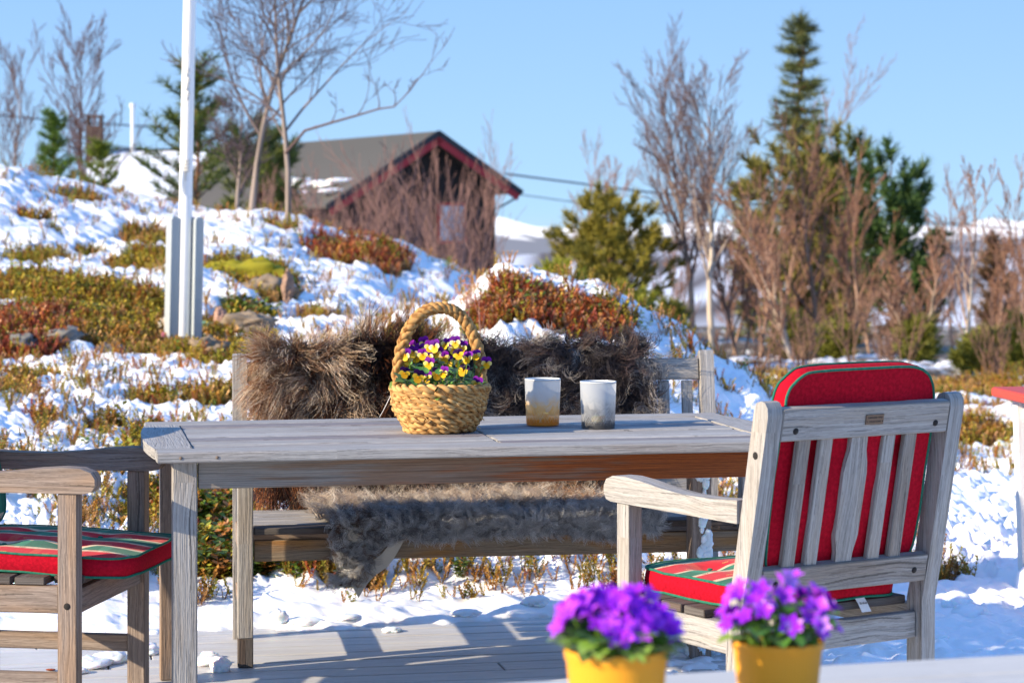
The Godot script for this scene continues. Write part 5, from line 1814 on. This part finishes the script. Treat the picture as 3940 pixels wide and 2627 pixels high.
# ---------- potted bellflowers on the white table ----------
func make_pot(p: Vector3, r: float, h: float, label: String, color: Color, full: bool, sd: int) -> void:
	var t := base("potted_bellflower", p)
	tag(t, label, "potted plant")
	var g := Geo.new()
	var ribs := 60
	var n := ribs * 4
	var prof := [[.80, 0.0], [.97, .90], [1.0, .90], [1.02, 1.0], [.97, 1.0], [.95, .86]]
	var k0 := 0
	for q in prof.size():
		for s in n + 1:
			var a := TAU * s / n
			var rib := (.010 * (0.5 + .5 * cos(a * ribs)) if q < 2 else 0.0)
			var d := Vector3(cos(a), 0, sin(a))
			g.col = color
			g.vert(d * r * (prof[q][0] - rib) + Vector3.UP * h * prof[q][1], d if q < 4 else -d)
	for q in prof.size() - 1:
		for s in n:
			var a := q * (n + 1) + s
			var nn := g.n[a] if q < 3 else (Vector3.UP if q == 3 else g.n[a])
			g.face(a, a + 1, a + n + 2, nn); g.face(a, a + n + 2, a + n + 1, nn)
	smooth(g, Vector3.ZERO)
	put(g, "pot", M.pot, t)
	var so := Geo.new()
	so.col = Color(.03, .022, .016)
	so.lathe(Transform3D.IDENTITY, PackedVector2Array([Vector2(0, h * .88), Vector2(r * .95, h * .86)]), 24)
	put(so, "soil", M.vcol, t)
	var rr := RandomNumberGenerator.new(); rr.seed = sd
	# a five-lobed bell
	var bells := []
	for v in 3:
		var b := Geo.new()
		var c := [Color(.36, .025, .74), Color(.50, .07, .84), Color(.66, .27, .88)][v] as Color
		for s in 5:
			var a0 := TAU * s / 5.0
			var pts := [[-.63, .0015, 0.0], [0.0, .0018, 0.0], [-.63, .0058, .0085], [0.0, .0070, .0090], [-.52, .0098, .0110], [0.0, .0150, .0125]]
			for side: float in [1.0, -1.0]:
				var base_i := b.v.size()
				for q in pts:
					var a: float = a0 + q[0] * side
					b.col = c * (1.15 if q[1] > .009 else .8)
					b.vert(Vector3(cos(a) * q[1], sin(a) * q[1], q[2]), Vector3(-cos(a) * .5, -sin(a) * .5, .85).normalized())
				for q in [[0, 1, 3], [0, 3, 2], [2, 3, 5], [2, 5, 4]]:
					b.face(base_i + q[0], base_i + q[1], base_i + q[2], Vector3(-cos(a0) * .5, -sin(a0) * .5, .85))
		bells.append(b.mesh())
	var stems := Geo.new()
	var count := 92 if full else 58
	for k in count:
		var a := rr.randf() * TAU
		var e := sqrt(rr.randf())
		var rad: float = e * r * (1.02 if full else 1.22)
		var y := h * .98 + (.058 * sqrt(maxf(0.0, 1.0 - e * e * .8)) * rr.randf_range(.55, 1.05) + .004 if full else .064 * sqrt(maxf(.05, 1.0 - e * e * .85)) * rr.randf_range(.45, 1.1))
		var pos := Vector3(cos(a) * rad, y, sin(a) * rad)
		var f := put(bells[rr.randi() % 2 if full else rr.randi() % 3], "flower", M.petal, t)
		f.position = pos
		var out := (Vector3(cos(a) * e, .75, sin(a) * e) + Vector3(rr.randf_range(-.5, .5), rr.randf_range(-.3, .3), rr.randf_range(-.2, .7))).normalized()
		f.basis = Basis.looking_at(-out, Vector3(.3, .2, .9))
		f.scale = Vector3.ONE * rr.randf_range(.8, 1.12)
		stems.col = Color(.16, .30, .04)
		stems.tube(PackedVector3Array([Vector3(pos.x * .5, h * .88, pos.z * .5), pos.lerp(Vector3(pos.x * .6, h, pos.z * .6), .4), pos]), PackedFloat32Array([.0012, .001, .0009]), 4, false, 0.0)
	put(stems, "stems", M.leaf, t)
	var lm := leaf_mesh(.027, .0125)
	var mats := []
	for q in [Color(.11, .30, .02), Color(.20, .42, .03), Color(.05, .18, .02), Color(.30, .48, .05)]:
		var m := plain(q, .5, .4)
		m.backlight_enabled = true; m.backlight = Color(.5, .5, .5)
		mats.append(m)
	for k in 150:
		var a := rr.randf() * TAU
		var e := sqrt(rr.randf_range(.1, 1.0))
		var f := put(lm, "leaf", mats[rr.randi() % 4], t)
		f.position = Vector3(cos(a) * e * r * 1.02, h * rr.randf_range(1.0, 1.14) + (0.0 if full else rr.randf() * .045 * (1.0 - e * .6)), sin(a) * e * r * 1.02)
		f.basis = Basis(Vector3.UP, PI / 2 - a + rr.randf_range(-.8, .8)) * Basis(Vector3.RIGHT, rr.randf_range(-.7, .25))
		f.scale = Vector3.ONE * rr.randf_range(.7, 1.2)

func make_foreground() -> void:
	var t := base("side_table", Vector3(.248, 0, -2.887), .267)
	tag(t, "white painted slatted side table carrying the two orange flower pots", "table")
	for k in 5:
		part(t, "top_board", M.shadedwhite, Vector3(1.5, .024, .108), Vector3(.28, .688, .054 + k * .112), 0, .004)
	for s in [-.42, .98]:
		for z in [.04, .51]: part(t, "leg", M.shadedwhite, Vector3(.05, .676, .05), Vector3(s, .338, z), 1)
		part(t, "cross_rail", M.shadedwhite, Vector3(.03, .06, .42), Vector3(s, .645, .275), 2)
	for z in [.04, .51]: part(t, "apron", M.shadedwhite, Vector3(1.34, .06, .025), Vector3(.28, .645, z), 0)
	var a := at(1416.5, 1487, 2.44)
	make_pot(Vector3(a.x, .7002, a.z), .0575, .815 - .70, "orange ribbed pot crowded with deep purple bellflowers", Color(.80, .34, .018), true, 31)
	a = at(1786.5, 1458, 2.60)
	make_pot(Vector3(a.x, .7002, a.z), .054, .795 - .70, "orange ribbed pot with lilac bellflowers and open green foliage", Color(.80, .34, .018), false, 37)

# ---------- flagpole, red-topped table, snow on the deck ----------
func make_flagpole() -> void:
	var p := hit(418, 775)
	var d := 13.4
	p = Vector3((418 * 1.6752 - 1970.0) / F * d, 0, -d)
	p.y = gy(p.x, p.z) - .05
	var t := base("flagpole", p)
	t.rotation.z = -.0205
	tag(t, "white flagpole clamped between two grey boards on the hill", "flagpole")
	var g := Geo.new()
	g.lathe(Transform3D.IDENTITY, PackedVector2Array([Vector2(.041, 0), Vector2(.040, 1.0), Vector2(.036, 3.0), Vector2(.030, 6.5), Vector2(.027, 7.6), Vector2(.0, 7.62)]), 26)
	put(g, "pole", M.pole, t)
	for s: float in [-1.0, 1.0]:
		var o := PackedVector2Array([Vector2(-.026, -.1), Vector2(.026, -.1), Vector2(.026, .85), Vector2(.012, .88), Vector2(-.016, .88), Vector2(-.026, .86)])
		shape(t, "support_board", M.polegrey, o, .11, Vector3(s * .073, 0, 0), Basis(Vector3.UP, .45))
	var cl := Geo.new()
	cl.col = Color(.8, .8, .78)
	cl.tube(PackedVector3Array([Vector3(-.014, 1.02, .052), Vector3(-.018, 1.1, .056), Vector3(-.012, 1.2, .052)]), PackedFloat32Array([.008, .014, .008]), 6, true)
	put(cl, "cleat", M.pole, t)
	var rp := Geo.new()
	var path := PackedVector3Array(); var rad := PackedFloat32Array()
	for k in 60:
		path.append(Vector3(.004 + .003 * sin(k * .7), 1.1 + k * .11, .046 - k * .0002)); rad.append(.0035)
	rp.tube(path, rad, 5)
	for k in 7:
		var y := 1.60 + k * .028
		rp.blob(Vector3(.004 + .006 * sin(k * 2.1), y, .048), Vector3(.011, .014, .010), n_fine, .5, k, 6, 8)
	for k in 4: rp.blob(Vector3(.008, 1.16 + k * .02, .055), Vector3(.02, .01, .012), n_fine, .5, k + 9.0, 6, 8)
	put(rp, "halyard", M.rope, t)
	# stones about its foot
	stone(383, 783, Vector3(.055, .05, .05), Color(.55, .50, .42), "off-white round stone at the flagpole's foot", "painted_stone")
	stone(391, 800, Vector3(.075, .05, .06), Color(.42, .13, .17), "pink painted stone at the flagpole's foot")
	stone(397, 777, Vector3(.065, .04, .06), Color(.66, .64, .60), "flat white stone lying by the pink one")
	stone(436, 800, Vector3(.06, .05, .05), Color(.07, .05, .06), "dark purple stone between the painted stones")
	stone(468, 772, Vector3(.095, .035, .07), Color(.16, .32, .24), "mint green flat stone beside the flagpole")
	stone(466, 790, Vector3(.075, .04, .06), Color(.52, .44, .28), "cream flat stone under the mint green one")
	stone(505, 772, Vector3(.04, .07, .035), Color(.45, .28, .22), "upright pinkish stone right of the flagpole", "stone")
	stone(565, 785, Vector3(.17, .08, .12), Color(.27, .21, .15), "long tan boulder right of the flagpole", "boulder")
	stone(480, 830, Vector3(.16, .10, .12), Color(.24, .18, .12), "rough brown boulder under the painted stones", "boulder")
	stone(150, 803, Vector3(.13, .07, .10), Color(.20, .19, .17), "dark mossy boulder under the yellow-green heath", "boulder")
	stone(48, 812, Vector3(.13, .07, .10), Color(.16, .155, .145), "grey boulder beside the brown chair's heather bank", "boulder")
	stone(250, 824, Vector3(.12, .07, .10), Color(.14, .12, .11), "low dark boulder in the orange heather", "boulder")
	stone(612, 690, Vector3(.24, .11, .18), Color(.22, .17, .12), "brown lichened boulder below the mossy cushion", "boulder")
	stone(560, 655, Vector3(.40, .14, .2), Color(.26, .23, .02), "yellow-green moss cushion on the snowy slope", "moss_cushion", "moss", .4)
	stone(660, 735, Vector3(.05, .10, .04), Color(.34, .22, .16), "small upright reddish stone on the slope", "stone")

func make_red_table() -> void:
	var p := Vector3(1.885, 0, -7.45)
	var t := base("red_topped_table", p, .1)
	tag(t, "white garden table with red top at the snowy end of the deck", "table")
	var top := .695
	part(t, "top", M.redpaint, Vector3(.9, .036, .7), Vector3(.32, top + .018, -.1), 0, .008)
	for z in [.18, -.38]:
		part(t, "leg", M.white, Vector3(.045, .70, .05), Vector3(-.045 + .012, top / 2, z), 1, .004, Basis(Vector3.BACK, .035))
		part(t, "leg", M.white, Vector3(.045, .70, .05), Vector3(.68, top / 2, z), 1, .004, Basis(Vector3.BACK, -.035))
		part(t, "cross_rail", M.white, Vector3(.66, .05, .03), Vector3(.32, .435, z), 0)
		part(t, "cross_rail", M.white, Vector3(.66, .05, .03), Vector3(.32, .20, z), 0)
	for x in [-.03, .67]: part(t, "side_rail", M.white, Vector3(.025, .06, .51), Vector3(x, .655, -.1), 2)

func make_snow_lumps() -> void:
	var list := [[655, 1068, .05, .03], [640, 1440, .030, .024], [505, 1540, .032, .026], [470, 1525, .05, .015], [480, 1510, .03, .012], [250, 1520, .055, .02], [200, 1530, .07, .018], [330, 1500, .05, .02], [290, 1475, .04, .012], [180, 1545, .03, .01], [1600, 1508, .035, .028], [1640, 1500, .034, .034], [1570, 1497, .022, .022],
		[60, 1415, .09, .06], [105, 1405, .10, .07], [215, 1390, .12, .08], [270, 1395, .10, .06], [1230, 1405, .05, .02], [900, 1450, .03, .01], [700, 1438, .06, .014], [790, 1430, .05, .012], [1070, 1420, .05, .014], [2080, 1470, .03, .02], [2200, 1420, .05, .03], [2230, 1440, .06, .03], [2150, 1500, .04, .02]]
	for k in list.size():
		var q = list[k]
		var y: float = q[1] * 1.6752
		if y < 2100: continue
		var d := EYE * F / (y - HORIZON)
		var p := Vector3((q[0] * 1.6752 - 1970.0) / F * d, 0, -d)
		p.y = maxf(0.0, gy(p.x, p.z))
		var g := Geo.new()
		for e in 5:
			var o := Vector3(rng.randf_range(-.6, .6) * q[2], 0, rng.randf_range(-.6, .6) * q[2]) if e > 0 else Vector3.ZERO
			var s: float = 1.0 if e == 0 else rng.randf_range(.35, .65)
			g.blob(o + Vector3.UP * q[3] * s * .55, Vector3(q[2] * s, q[3] * s, q[2] * s * .8), n_fine, .42, k * 3.1 + e, 9, 14)
		var ob := put(g, "snow_lump", M.snowlump)
		ob.position = p
		tag(ob, "clump of snow left lying on the grey deck boards", "snow", "snow clumps on the deck")
	var lf := Geo.new()
	lf.col = Color(.30, .07, .03)
	lf.blob(Vector3.ZERO, Vector3(.014, .003, .006), n_fine, .4, 1.0, 6, 9)
	var l := put(lf, "fallen_leaf", M.vcol)
	l.position = Vector3((115 * 1.6752 - 1970.0) / F * 6.45, .003, -6.45)
	tag(l, "reddish dry leaf on the deck beside the brown chair", "leaf")

# ---------- everything ----------
func _ready() -> void:
	rng.seed = 20240
	var cam := Camera3D.new()
	cam.name = "camera"
	add_child(cam)
	cam.position = Vector3(0, EYE, 0)
	cam.projection = Camera3D.PROJECTION_FRUSTUM
	cam.near = .1
	cam.far = 9000.0
	cam.size = 2627.0 / F * cam.near
	cam.frustum_offset = Vector2(0, -(1313.5 - HORIZON) / F * cam.near)
	var ca := CameraAttributesPhysical.new()
	ca.frustum_near = .1
	ca.frustum_far = 9000.0
	ca.frustum_focal_length = 70.0
	ca.frustum_focus_distance = 5.75
	ca.exposure_aperture = 5.6
	cam.attributes = ca
	cam.near = .1
	cam.size = 2627.0 / F * .1
	cam.frustum_offset = Vector2(0, -(1313.5 - HORIZON) / F * .1)
	var we := WorldEnvironment.new()
	we.name = "environment"
	var e := Environment.new()
	e.background_mode = Environment.BG_SKY
	e.tonemap_mode = Environment.TONE_MAPPER_LINEAR
	e.tonemap_exposure = 1.68
	e.sdfgi_enabled = true
	e.ssao_enabled = true
	e.ssil_enabled = true
	var sm := ProceduralSkyMaterial.new()
	sm.sky_top_color = Color(.45, .66, .96)
	sm.sky_horizon_color = Color(.715, .875, 1.0)
	sm.sky_curve = .10
	sm.ground_bottom_color = Color(.75, .78, .82)
	sm.ground_horizon_color = Color(.82, .88, .95)
	sm.sun_angle_max = 8.0
	sm.energy_multiplier = 1.0
	var sk := Sky.new()
	sk.sky_material = sm
	e.sky = sk
	e.background_energy_multiplier = .66
	we.environment = e
	add_child(we)
	var sun := DirectionalLight3D.new()
	sun.name = "sun"
	add_child(sun)
	sun.basis = Basis.looking_at(-Vector3(-.832, .385, .400))
	sun.light_energy = 1.6
	sun.light_color = Color(1.0, .93, .82)
	sun.light_angular_distance = .53
	sun.shadow_enabled = true

	n_big = noise(FastNoiseLite.TYPE_SIMPLEX_SMOOTH, .35, 3, 2)
	n_mid = noise(FastNoiseLite.TYPE_SIMPLEX_SMOOTH, 1.3, 3, 3)
	n_fine = noise(FastNoiseLite.TYPE_SIMPLEX_SMOOTH, 7.0, 3, 4)
	n_cell = noise(FastNoiseLite.TYPE_CELLULAR, 7.5, 1, 6)
	n_cell.cellular_return_type = FastNoiseLite.RETURN_DISTANCE
	n_cell.cellular_jitter = 1.0
	n_cell2 = noise(FastNoiseLite.TYPE_CELLULAR, 15.0, 1, 8)
	n_cell2.cellular_return_type = FastNoiseLite.RETURN_DISTANCE
	make_materials()
	make_patches()
	make_ground()
	make_deck()
	make_cabin()
	make_wires()
	make_trees()
	make_heather()
	make_flagpole()
	make_table()
	make_bench()
	make_chairs()
	make_red_table()
	make_foreground()
	make_pelts()
	make_basket()
	make_violas()
	make_glasses()
	make_snow_lumps()
